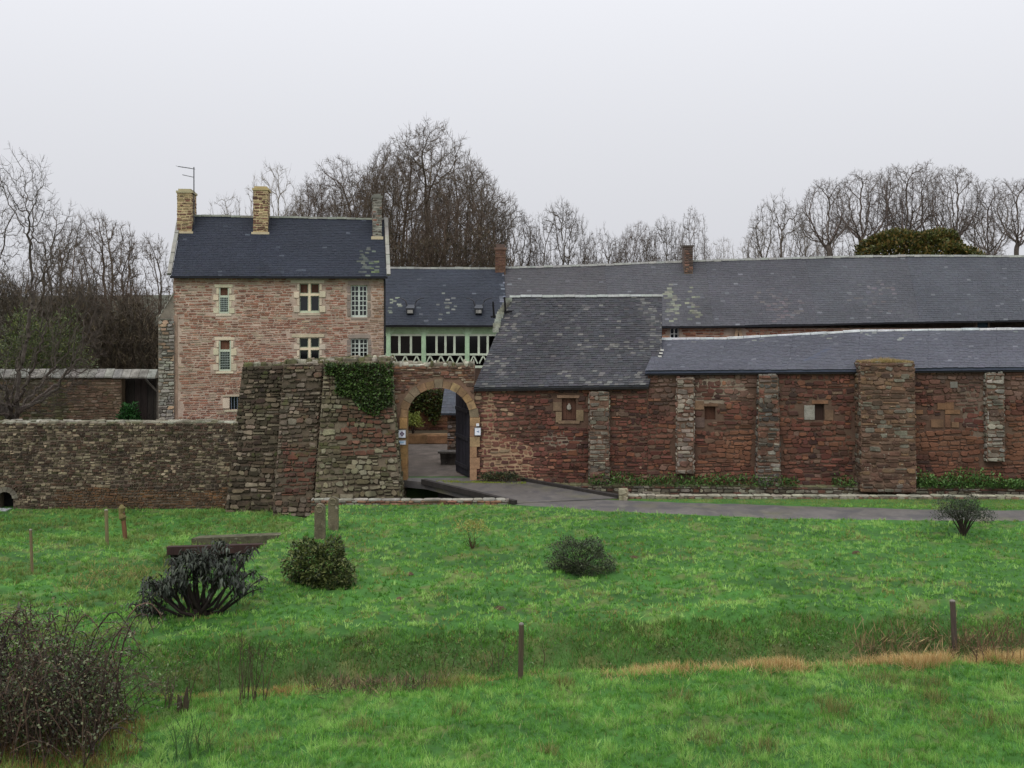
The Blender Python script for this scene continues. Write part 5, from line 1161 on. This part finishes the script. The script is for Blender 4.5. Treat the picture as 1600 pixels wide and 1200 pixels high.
bush('domed_evergreen', 'large domed evergreen with rusty foliage behind the barn ridge', 'shrub', 1436, 405, 186, 227, 24000, .30, .5, ['4a5026', '5a5c2e', '3f451f', '68592c', '6d5a30', '343a1b'], Y=84, z0=1.5, stem_n=10, up=.77, shell=.8, lobes=.2, dy=.6)
bush('ivy_clad_shrub', 'big dark green evergreen below the gnarled tree', 'shrub', 70, 585, 150, 206, 9000, .20, .3, ['505c2e', '424f27', '616d39', '333e1f', '6a703d'], Y=57, z0=0, stem_n=10, up=.6, shell=.3, lobes=.4, dy=.5)
def thicket(name, label, px0, px1, top, bot, Y, n, cols, size):
    x0, x1 = (px0 - 800) * Y / F, (px1 - 800) * Y / F; zt, zb = HC + (YH - top) * Y / F, HC + (YH - bot) * Y / F
    x = RN.uniform(x0, x1, n); z = zb + (zt - zb) * (.5 + .7 * vnoise(x * .45, x * 0, 8) + .25 * (vnoise(x * 2, x * 0, 18) - .5)) * RN.random(n) ** .9 * np.clip((np.minimum(x - x0, x1 - x) + .6) / 2.5, .2, 1); y = Y + RN.uniform(-1.5, 1.5, n); pts = np.stack([x, y, z], 1)
    o = leaf_cloud(name, pts, np.tile([0, -.2, .9], (n, 1)), size, .05, cols, RN, m='bark'); tag(o, label, 'thicket', None, 'stuff')
thicket('thicket', 'dark brown thicket of twigs behind the garden wall', -60, 268, 448, 600, 66, 40000, ['443b32', '4f4438', '3a342b', '5b513e'], .6)
thicket('roof_line_scrub', 'brown scrub showing along the roofline below the largest tree', 540, 800, 362, 430, 78, 9000, ['4d4136', '57493a', '433930', '514c38'], .5)
thicket('hedge_bank', 'faint grey scrub along the barn ridge', 800, 1640, 396, 432, 100, 8000, ['564f48', '5d564d', '4b4640'], .6)
def weeds(name, label, xs_, y_of, z_of, n, h, cols, size=.12, asp=.5):
    x = RN.uniform(xs_[0], xs_[1], n); m_ = vnoise(x * .8, x * 0, 33) > .3; x = x[m_]; y = y_of(x) - RN.random(len(x)) * .75; z = z_of + RN.random(len(x)) ** 1.5 * h * (.4 + vnoise(x * 1.3, y * 2, 12))
    pts = np.stack([x, y, z], 1); o = leaf_cloud(name, pts, np.tile([0, -.4, .8], (len(x), 1)), size, asp, cols, RN); tag(o, label, 'weeds', None, 'stuff')
yw = lambda x: 46.3 - (x + 1.6) * .047
weeds('ledge_weeds', 'green weeds on the ledge along the red wall', (3.2, 26), yw, -.02, 6500, .42, ['3f5a2a', '4d6b32', '2f4520', '5d7a3c'])
weeds('pier_foot_weeds', 'thicker bright weeds right of the massive pier', (16.2, 26), yw, 0, 3500, .6, ['4d7034', '5d8240', '3c5a2a'])

# brambles at lower left
bp = on_ground(60, 1165); br_ = thing('bramble_bush', 'big tangled dark bramble bush with arching canes at lower left', 'bramble', bp); b = MB(); cps = []
for k in range(380):
    st = bp + Vector((rng.uniform(-2.0, 1.25), rng.uniform(-1.1, 1.3), -.05)); a = rng.uniform(0, 6.28); reach = rng.uniform(.4, 1.5); hh = rng.uniform(.8, 2.35) * (1 - .55 * max(0, (st.x - bp.x) / 1.6))
    if k < 9: hh = rng.uniform(2.0, 2.45); reach = rng.uniform(.8, 1.4); a = rng.uniform(-.5, .5)
    pts = [st + Vector((math.cos(a) * reach * t, math.sin(a) * reach * t * .6, hh * (1 - (1 - t * 1.45) ** 2) if t < 1 else hh * .8)) + Vector(rv_(rng)) * .025 for t in (0, .12, .24, .36, .48, .6, .7, .8, .9, .98)]
    r0 = rng.uniform(.006, .014) if k >= 14 else .016; b.tube(pts, [r0, r0, r0, r0 * .95, r0 * .9, r0 * .85, r0 * .75, r0 * .65, r0 * .55, r0 * .35], 4, jit(hexc(rng.choice(('40322a', '4d3d31', '332a25', '59463a'))), rng, .2)); cps += pts[1:]
    for j in range(4):
        q0 = rng.choice(pts[1:]); q1 = q0 + Vector(rv_(rng)) * rng.uniform(.15, .5); b.tube([q0, q0.lerp(q1, .5) + Vector((0, 0, .03)), q1], [.006, .005, .003], 3, jit(hexc('3d342d'), rng, .2)); cps.append(q1)
b.build('canes', M['bark'], br_)
cp = np.array([tuple(c_) for c_ in cps]); idx = RN.integers(0, len(cp), 13000); pts = cp[idx] + RN.normal(0, .1, (13000, 3)); pts = pts[pts[:, 2] > bp.z + .05]
leaf_cloud('foliage', pts, np.tile([0, -.3, .3], (len(pts), 1)), .065, .6, ['444f31', '343e29', '586240', '5e543b', '4b3e30', '737a59', '373224'], RN, parent=br_, droop=.2)

# ================================================================== posts, stones, footbridge
def post(label, px, pt_, pb, w, col, tilt=0.0, name='fence_post', sq=True, group='fence posts'):
    p = on_ground(px, pb); s_ = p.y / F; h = (pb - pt_) * s_; t = thing(name, label, 'post', p, group); r0 = w * s_ / 2
    pts = [p + Vector((tilt * h * k, 0, -.3 + (h + .3) * k)) for k in (0, .25, .5, .75, 1)]
    m_ = MB(); m_.tube(pts, [r0 * rng.uniform(.92, 1.08) for _ in pts], 8, hexc(col)); sh = m_.build('shaft', M['wood'], t)
    m_ = MB(); m_.tube([pts[-1] + Vector((0, 0, -.01)), pts[-1] + Vector((0, 0, .012)), pts[-1] + Vector((0, 0, .03))], [r0 * 1.03, r0 * .95, r0 * .5], 8, mixc(hexc(col), hexc('8a8880'), .5), cap=True); m_.build('post_top', M['wood'], t)
    return t, p, h, r0
post('lone mossy fence post at the ditch in mid foreground', 813, 975, 1062, 8, '4d4234', .02)
post('dark leaning fence post in the dry grass at right', 1493, 939, 1018, 9, '4a4038', -.06)
post('thin pale stake furthest left on the lower grass', 51, 828, 893, 5, '706248', -.05)
post('pale stake beside the broken mossy post', 168, 797, 852, 6, '6f6648', -.04)
post('grey square post half hidden in the brambles', 16, 1062, 1162, 12, '57524c', 0)
t, p, h, r0 = post('rotten orange brown post with mossy head below the precinct wall', 197, 800, 843, 7, '6b4a34', -.12)
m_ = MB(); hd = p + Vector((-.12 * h, 0, h)); m_.tube([hd + Vector((.05, 0, -.35)), hd + Vector((0, 0, -.2)), hd + Vector((-.05, 0, -.05)), hd + Vector((-.02, 0, .15)), hd + Vector((-.06, 0, .26))], [.05, .14, .1, .13, .03], 8, hexc('6a613c'), cap=True); m_.build('mossy_head', M['bark'], t)
for lab, px, pt_, pb, w in (('nearer mossy stone post with rounded head at the lawn slope', 500, 787, 843, 16), ('further mossy stone post with rounded head beside the first', 521, 776, 826, 15)):
    p = on_ground(px, pb); s_ = p.y / F; h = (pb - pt_) * s_; hw2 = w * s_ / 2; t = thing('stone_stele', lab, 'stone post', p, 'carved stone posts'); m_ = MB(); pr_ = []
    for k in range(9): a = math.pi * k / 8; pr_.append((-hw2 * math.cos(a) * -1, h - hw2 + hw2 * math.sin(a)))
    pr_ = [(-hw2 * 1.02, -.3), (hw2 * 1.02, -.3)] + [(hw2 * math.cos(math.pi * k / 8), h - hw2 + hw2 * math.sin(math.pi * k / 8)) for k in range(9)]
    n_ = len(pr_); m_.add([p + Vector((x, -.1, z)) for x, z in pr_] + [p + Vector((x, .1, z)) for x, z in pr_], [tuple(range(n_)), tuple(range(2 * n_ - 1, n_ - 1, -1))] + [(i, i + n_, (i + 1) % n_ + n_, (i + 1) % n_) for i in range(n_)], hexc('5d5644')); m_.build('shaft', M['wall_stone'], t)
    m_ = MB()
    ring = [(math.cos(2 * math.pi * k / 14), math.sin(2 * math.pi * k / 14)) for k in range(15)]
    m_.tube([p + Vector((hw2 * .62 * c_, -.1, h - hw2 + hw2 * .62 * s2)) for c_, s2 in ring], [.025] * 15, 5, hexc('6b6550')); m_.build('carved_ring', M['wall_stone'], t)
# footbridge over the stream channel
fa, fb = at(262, 860, 36.0), at(452, 848, 36.0); fb.z = fa.z + .12
ft = thing('footbridge', 'small dark timber sluice footbridge with mossy slab on the lower grass', 'footbridge', (fa + fb) / 2 + Vector((0, 0, -.6)))
one('beam', M['wood'], ft, lambda m_: m_.bar(fa, fb, .22, .26, hexc('33231f')))
one('beam', M['wood'], ft, lambda m_: m_.bar(at(268, 872, 36.4), at(450, 868, 36.4), .3, .3, hexc('17110f')))
one('beam', M['wood'], ft, lambda m_: m_.bar(at(380, 874, 35.8), at(446, 866, 35.8), .14, .1, hexc('4a3532')))
one('slab', M['wall_stone'], ft, lambda m_: m_.hexa([Vector(v) for v in ((fa.x + .4, 37.3, fa.z - .2), (fb.x + .2, 37.3, fb.z - .2), (fb.x + .2, 37.75, fb.z - .2), (fa.x + .6, 37.75, fa.z - .2), (fa.x + .4, 37.3, fa.z + .1), (fb.x + .2, 37.3, fb.z + .13), (fb.x + .2, 37.75, fb.z + .12), (fa.x + .6, 37.75, fa.z + .1))], hexc('4c4a38')))
AP = Plane((xr(428, 36), 36.0), (xr(462, 36), 36.0)); m_ = MB(); pbox(m_, AP, (0, fa.z - 1.2, AP.W, fa.z + .05), -1.2, .1, hexc('4a443a')); ao = m_.build('abutment', M['mortar'], ft)
put_stones(stones(lambda u, v, d=0.: AP.pt(u, fa.z - 1.2 + v, d + .1), AP.W, 1.25, (.14, .22), (.2, .35), pal_list([('6b6658', 1), ('57523f', 1), ('7a7668', 1)]), rng, depth=.04), M['tower_stone'], ao, 30)
one('channel_shade', M['wood'], ft, lambda m_: m_.box(fa.x + .1, fb.x - .3, 36.6, 36.7, fa.z - 1.0, fa.z - .1, (.006, .005, .005)))  # black panel painted as the shade under the footbridge
# mole hills
for lab, px, py, w in (('brown molehill left of the mid lawn post', 781, 951, 20), ('brown molehill right of the dome shrub', 990, 871, 14), ('small molehill far left of mid lawn', 625, 936, 16), ('tiny molehill below the rounded shrub', 640, 897, 14), ('flat molehill below the road at right', 1338, 864, 16)):
    p = on_ground(px, py); r0 = w * p.y / F / 2; m_ = MB(); n_ = 10; vs = [p + Vector((0, 0, r0 * .45))]
    for ring_, hh in ((.5, .33), (1.0, -.05)): vs += [p + Vector((r0 * ring_ * math.cos(6.283 * k / n_) * rng.uniform(.8, 1.2), r0 * ring_ * math.sin(6.283 * k / n_) * rng.uniform(.8, 1.2), r0 * hh * rng.uniform(.7, 1.3))) for k in range(n_)]
    m_.add(vs, [(0, 1 + k, 1 + (k + 1) % n_) for k in range(n_)] + [(1 + k, 1 + n_ + k, 1 + n_ + (k + 1) % n_, 1 + (k + 1) % n_) for k in range(n_)], hexc('4a3a2b')); tag(m_.build('molehill', M['earth']), lab, 'molehill', 'molehills on the lawn')

# ================================================================== grass
def blades(name, label, x, y, h, w, cols, lean=.6, m='grass', z=None, tip=1.25):
    n = len(x); z = tz(x, y) if z is None else z; a = RN.uniform(0, 2 * np.pi, n); l = np.abs(RN.normal(0, lean, n)); H_ = h * RN.uniform(.6, 1.35, n)
    base = np.stack([x, y, z - .01], 1); sdv = np.stack([np.cos(a), np.sin(a) * .5, np.zeros(n)], 1) * (w * RN.uniform(.6, 1.4, n))[:, None] * .5
    b_ = RN.uniform(0, 2 * np.pi, n); tipv = base + np.stack([np.cos(b_) * l * H_, np.sin(b_) * l * H_, H_ / np.sqrt(1 + l * l)], 1)
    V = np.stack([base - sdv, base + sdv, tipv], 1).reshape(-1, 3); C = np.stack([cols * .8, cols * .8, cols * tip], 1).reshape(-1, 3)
    return tag(build_np(name, V, n, 3, C, M[m]), label, 'grass', None, 'stuff')
def scatter(y0, y1, n, pw=1.0, margin=1.0):
    t = RN.random(n); y = np.sqrt(y0 ** 2 + (y1 ** 2 - y0 ** 2) * t ** pw); x = RN.uniform(-1, 1, n) * (.485 * y + margin); return x, y
def cmix(cols, k): c = np.array([hexc(q_) for q_ in cols]); i = np.clip(k * (len(cols) - 1), 0, len(cols) - 1.001); j = i.astype(int); f = (i - j)[:, None]; return c[j] * (1 - f) + c[j + 1] * f
def road_mask(x, y):       # True where no grass grows
    lo = np.interp(x, [-.4, 3.5, 9, 14, 20, 32], [41.1, 39.95, 38.65, 38.25, 38.1, 37.95]); hi = np.interp(x, [-.4, 4.2, 6, 10, 15, 20, 32], [42, 42.05, 41.7, 41.05, 40.3, 40.05, 39.85])
    e = (vnoise(x * 2, y * 2, 4) - .5) * .7
    return ((x > -.3) & (y > lo + e) & (y < hi + e)) | (y > y_near(x) - .1) & (x > -7.9)
GREENS = ['426f28', '5a8d35', '76a549', '9abd68']
# lawn
def tufts(x, y, k, rad):
    n = len(x); i = np.repeat(np.arange(n), k); a = RN.random(n * k) * 6.283; r_ = rad * np.sqrt(RN.random(n * k)); return x[i] + np.cos(a) * r_, y[i] + np.sin(a) * r_, i
x, y = scatter(24.3, 46.3, 34000, 1.25); x, y, ti = tufts(x, y, 8, .05); tj = RN.normal(0, .2, 34000)[ti]; th = RN.uniform(.6, 1.5, 34000)[ti]; u_ = y - ditch_near(x); ok = ~road_mask(x, y) & (u_ > 2.4 + .8 * fbm(x, y, 5)) & ((y < 41.0) | (x < -7.9)) & (y < 46.3)
x, y, tj, th = x[ok], y[ok], tj[ok], th[ok]; k = tj + fbm(x * .55, y * .9, 21) * .9 + (fbm(x * 2.2, y * 3.4, 9, 2) - .5) * 1.1 + (vnoise(x * 4, y * 7, 14) - .5) * .7 + (vnoise(x * 9, y * 12, 15) - .5) * .3 + RN.normal(0, .12, len(x)); c = cmix(GREENS, np.clip(k, 0, 1))  # tuft-scale noise puts blade self-shadowing into the colour, hollows darker
st = (fbm(x * 1.3, y * 1.3, 44) > .63) & (RN.random(len(x)) < .35) | (RN.random(len(x)) < .02); c[st] = cmix(['7d7a48', '8f8450'], RN.random(int(st.sum())))
lf = sstep(-7.5, -9.5, x) * (fbm(x * .8, y * .8, 51) > .5); c = c * (1 - .45 * lf[:, None]) + np.array(hexc('63663a')) * .45 * lf[:, None]
hh = (.035 + .06 * fbm(x * 2.2, y * 3.4, 9, 2) + .04 * vnoise(x * 4, y * 7, 14)) * th + .07 * lf
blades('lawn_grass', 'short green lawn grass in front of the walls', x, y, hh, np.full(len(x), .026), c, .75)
# verge between road and moat kerb
x = RN.uniform(3.5, 24, 16000); y = RN.uniform(39.7, 42.2, 16000); hi = np.interp(x, [-.4, 4.2, 6, 10, 15, 20, 32], [42, 42.05, 41.7, 41.05, 40.3, 40.05, 39.85]); ok = (y > hi + .15 * vnoise(x * 2, x * 0, 3)) & (np.abs(x) < .49 * y); x, y = x[ok], y[ok]
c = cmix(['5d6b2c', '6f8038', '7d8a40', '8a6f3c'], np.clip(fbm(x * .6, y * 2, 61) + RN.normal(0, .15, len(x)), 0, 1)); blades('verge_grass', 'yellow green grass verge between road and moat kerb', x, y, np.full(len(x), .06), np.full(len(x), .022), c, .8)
# meadow near the camera
x, y = scatter(15.5, 24.6, 33000, 1.0, .6); x, y, ti = tufts(x, y, 9, .04); tj = RN.normal(0, .16, 33000)[ti]; th = RN.uniform(.6, 1.5, 33000)[ti]; u_ = y - ditch_near(x); ok = (u_ < .15); x, y, tj, th = x[ok], y[ok], tj[ok], th[ok]
k = tj + fbm(x * .8, y * 1.1, 63) + (fbm(x * 3, y * 3.5, 65, 2) - .5) * .9 + (vnoise(x * 9, y * 11, 16) - .5) * .6 + RN.normal(0, .12, len(x)); c = cmix(GREENS, np.clip(k - .05, 0, 1))
TUS = np.array([[*on_ground(px, py)[:2], w_ * on_ground(px, py)[1] / F] for px, py, w_ in ((1190, 1172, 34), (1300, 1112, 44), (1060, 1092, 30), (1465, 1098, 34), (700, 1072, 34), (880, 1070, 26), (1380, 1065, 40), (560, 1140, 26), (716, 1115, 22), (1455, 1070, 30), (1540, 1130, 26), (1100, 1160, 30), (860, 1180, 24))])
tk = np.zeros(len(x))
for X_, Y_, W_ in TUS: tk = np.maximum(tk, np.exp(-(((x - X_) / W_) ** 2 + ((y - Y_) / (W_ * .8)) ** 2) * 1.4))
tk = np.maximum(tk, sstep(.6, .75, fbm(x * 1.1 + 5, y * 1.5, 67)) * .35)
tus = RN.random(len(x)) < tk * .75; c[tus] = cmix(['4f5a2c', '6f7040', '8f8454', '5d7038'], RN.random(int(tus.sum())))
st = RN.random(len(x)) < .035; c[st] = cmix(['8a8454', 'a09a70'], RN.random(int(st.sum())))
hh = (.05 + .09 * np.clip(fbm(x * 3, y * 3.5, 65, 2) - .2, 0, 1) + .05 * vnoise(x * 9, y * 11, 16)) * th + .13 * tk * tus + .05 * tk
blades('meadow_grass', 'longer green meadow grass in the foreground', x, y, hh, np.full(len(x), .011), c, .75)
# rough growth on the far bank of the ditch
x, y = scatter(19.5, 29.5, 300000, 1.0, .6); u_ = y - ditch_near(x); ok = (u_ > .1) & (u_ < 3.1 + 1.0 * fbm(x * .7, y, 71) ) & (RN.random(len(x)) < .45 + .55 * fbm(x * 1.3, y * 1.3, 73)); x, y = x[ok], y[ok]
k = fbm(x * 1.1, y * 1.4, 75) + RN.normal(0, .16, len(x)); c = cmix(['3d4422', '456428', '528238', '6a9a4c'], np.clip(k, 0, 1)); c[RN.random(len(x)) < .1] = hexc('7d6a40')
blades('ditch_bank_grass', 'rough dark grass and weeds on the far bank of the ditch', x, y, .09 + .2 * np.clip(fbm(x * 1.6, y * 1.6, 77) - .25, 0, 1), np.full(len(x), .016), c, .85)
# brown dead bracken in the ditch and straw along its near edge
n = 70000; x = RN.uniform(-8, 12.5, n); y = ditch_near(x) + RN.normal(.1, .22, n) + .5 * (fbm(x * .9, x * 0, 80) - .5); dens = np.interp(x, [-8, -6, -4.5, -1.5, 0, 1.5, 3, 6, 9, 12.5], [.05, .2, .35, .3, .06, .15, .6, .7, 1, 1]) * np.clip(4.2 * fbm(x * .9, y * .9, 79) - 1.5, .04, 1); ok = RN.random(n) < dens; x, y = x[ok], y[ok]
c = cmix(['7a6038', 'a08050', 'bb9c68', 'cfba88'], np.clip(RN.random(len(x)) * .8 + .1 * (x > 2) - .2 * (x < -1) + .1, 0, 1)); blades('dead_grass', 'straw coloured dead grass along the near edge of the ditch', x, y, np.interp(x, [-8, 0, 3, 9, 13], [.12, .1, .2, .26, .3]), np.full(len(x), .012), c, 1.0)
n = 9000; x = RN.uniform(-10.5, -6.2, n); y = RN.uniform(17, 20.3, n); ok = (x < -7.2 + (y - 17) * .1 + .8 * fbm(x, y, 83)); x, y = x[ok], y[ok]; c = cmix(['5a3f28', '7d5a38', '9a7c50', '6b6a3a'], RN.random(len(x))); blades('bramble_foot_grass', 'brown dead grass at the foot of the brambles', x, y, np.full(len(x), .22), np.full(len(x), .012), c, .7)
# moss on the gate apron, tufts on the massive pier
n = 2600; x = RN.uniform(-3.2, .6, n); y = 45.75 - .1 * (x + 1) + RN.normal(0, .13, n); ok = fbm(x * 1.5, y * 3, 85) > .45; x, y = x[ok], y[ok]; c = cmix(['6f7a2c', '8a9436', '5d6b2c'], RN.random(len(x))); blades('apron_moss', 'yellow green moss strip on the bridge apron before the gate', x, y, np.full(len(x), .04), np.full(len(x), .03), c, .8, z=np.full(len(x), .05))
ua, zt2 = RP.uv(1338, 566); ub, _ = RP.uv(1420, 566); n = 2400; u = RN.uniform(ua, ub, n); dd = RN.uniform(-.05, .75, n); P3 = np.array([tuple(RP.pt(float(a), 0, float(c_))) for a, c_ in zip(u, dd)])
c = cmix(['5f5a32', '8f7a4e', 'a58c62', '6b6a3c'], RN.random(n)); blades('pier_top_grass', 'dry grass tufts growing on top of the massive pier', P3[:, 0], P3[:, 1], .08 + .12 * np.exp(-((u - (ua + ub) / 2) / .6) ** 2), np.full(n, .015), c, .6, z=np.full(n, zt2 + .04))
n = 15000; x = RN.uniform(-11, 13.5, n); u_ = RN.uniform(.6, 3.4, n); y = ditch_near(x) + u_; ok = fbm(x * .9, y * 1.2, 87) > .5 + .05 * np.abs(u_ - 2.4); x, y = x[ok], y[ok]
o = leaf_cloud('bank_weeds', np.stack([x, y, tz(x, y) + RN.random(len(x)) ** 2 * .12], 1), np.tile([0, -.3, .5], (len(x), 1)), .07, .45, ['4a5c2e', '566a36', '3f4f2a', '64764a', '63603e'], RN); tag(o, 'dark leafy weeds and bramble shoots on the ditch bank', 'weeds', None, 'stuff')
def bracken(label, px0, px1, py0, py1, n, size, cols, spread=.3):
    pp = [on_ground(px0 + (px1 - px0) * k / 12, py0 + (py1 - py0) * k / 12) for k in range(13)]; t = RN.random(n) * 12; i = np.minimum(t.astype(int), 11); f = (t - i)[:, None]; P0 = np.array([tuple(q_) for q_ in pp])
    c_ = P0[i] * (1 - f) + P0[i + 1] * f; c_[:, 0] += RN.normal(0, .15, n); c_[:, 1] += RN.normal(0, spread, n); ok = vnoise(c_[:, 0] * 2, c_[:, 1] * 2, 19) > .35 * RN.random(n); c_ = c_[ok]; c_[:, 2] = tz(c_[:, 0], c_[:, 1]) - .02 + RN.random(len(c_)) ** 2 * .12
    o = leaf_cloud('dead_bracken', c_, np.tile([0, -.2, .9], (len(c_), 1)), size, .05, cols, RN, m='bark'); tag(o, label, 'bracken', None, 'stuff')
bracken('grey brown dead bracken lying in the ditch left of the mid post', 490, 690, 1078, 1068, 1500, .28, ['5a4f3c', '6b5b44', '4a4436', '7a6a4c'])
bracken('brown dead stems in the ditch beside the right fence post', 1330, 1620, 1022, 1012, 1500, .34, ['6b5840', '7d664a', '5d553a', '94805a'])
bracken('rusty rough grass mound on the lower grass beside the rhododendron', 125, 255, 905, 900, 1500, .24, ['7d7444', '8a7a4c', '66683a', '7a6a40'], .8)
# upright weed stalks in the ditch
def stalks(label, px, py, n, h, spread, col='4a4030'):
    p = on_ground(px, py); t = thing('weed_stalks', label, 'weeds', p, 'bare weed stalks in the ditch'); b = MB()
    for k in range(n):
        b = MB(); s0 = p + Vector((rng.gauss(0, spread), rng.gauss(0, .1), -.03)); e = s0 + Vector((rng.gauss(0, .15), rng.gauss(0, .1), h * rng.uniform(.5, 1.1))); md = s0.lerp(e, .5) + Vector(rv_(rng)) * .05; b.tube([s0, md, e], [.011, .008, .004], 4, jit(hexc(col), rng, .2))
        for j in range(3): q0 = md.lerp(e, rng.random()); q1 = q0 + Vector((rng.uniform(-.15, .15), rng.uniform(-.1, .1), rng.uniform(.05, .2))); b.tube([q0, q1], [.005, .003], 3, hexc(col))
        b.build('stalk', M['bark'], t)
stalks('tall bare weed stalks left of centre in the ditch', 385, 1095, 14, 1.25, .25); stalks('tangle of bare stalks beside the right hand fence post', 1545, 1030, 22, .9, .45, '5a4634')
stalks('short stalks behind the mid foreground fence post', 755, 1045, 12, .6, .7); stalks('green rush stalks in the lower left meadow', 305, 1185, 14, .75, .2, '3f5a2c'); stalks('dry stalks at the left end of the ditch', 262, 1105, 10, .8, .2)
p = on_ground(286, 1110); t = thing('tree_stump', 'small split rotten stump at the edge of the brambles', 'stump', p); m_ = MB()
for dx, h in ((-.06, .3), (.05, .45)): m_.tube([p + Vector((dx, 0, -.1)), p + Vector((dx * 1.1, 0, h * .5)), p + Vector((dx * 1.6, 0, h))], [.075, .05, .012], 7, hexc('3d3529'))
m_.build('wood', M['bark'], t)
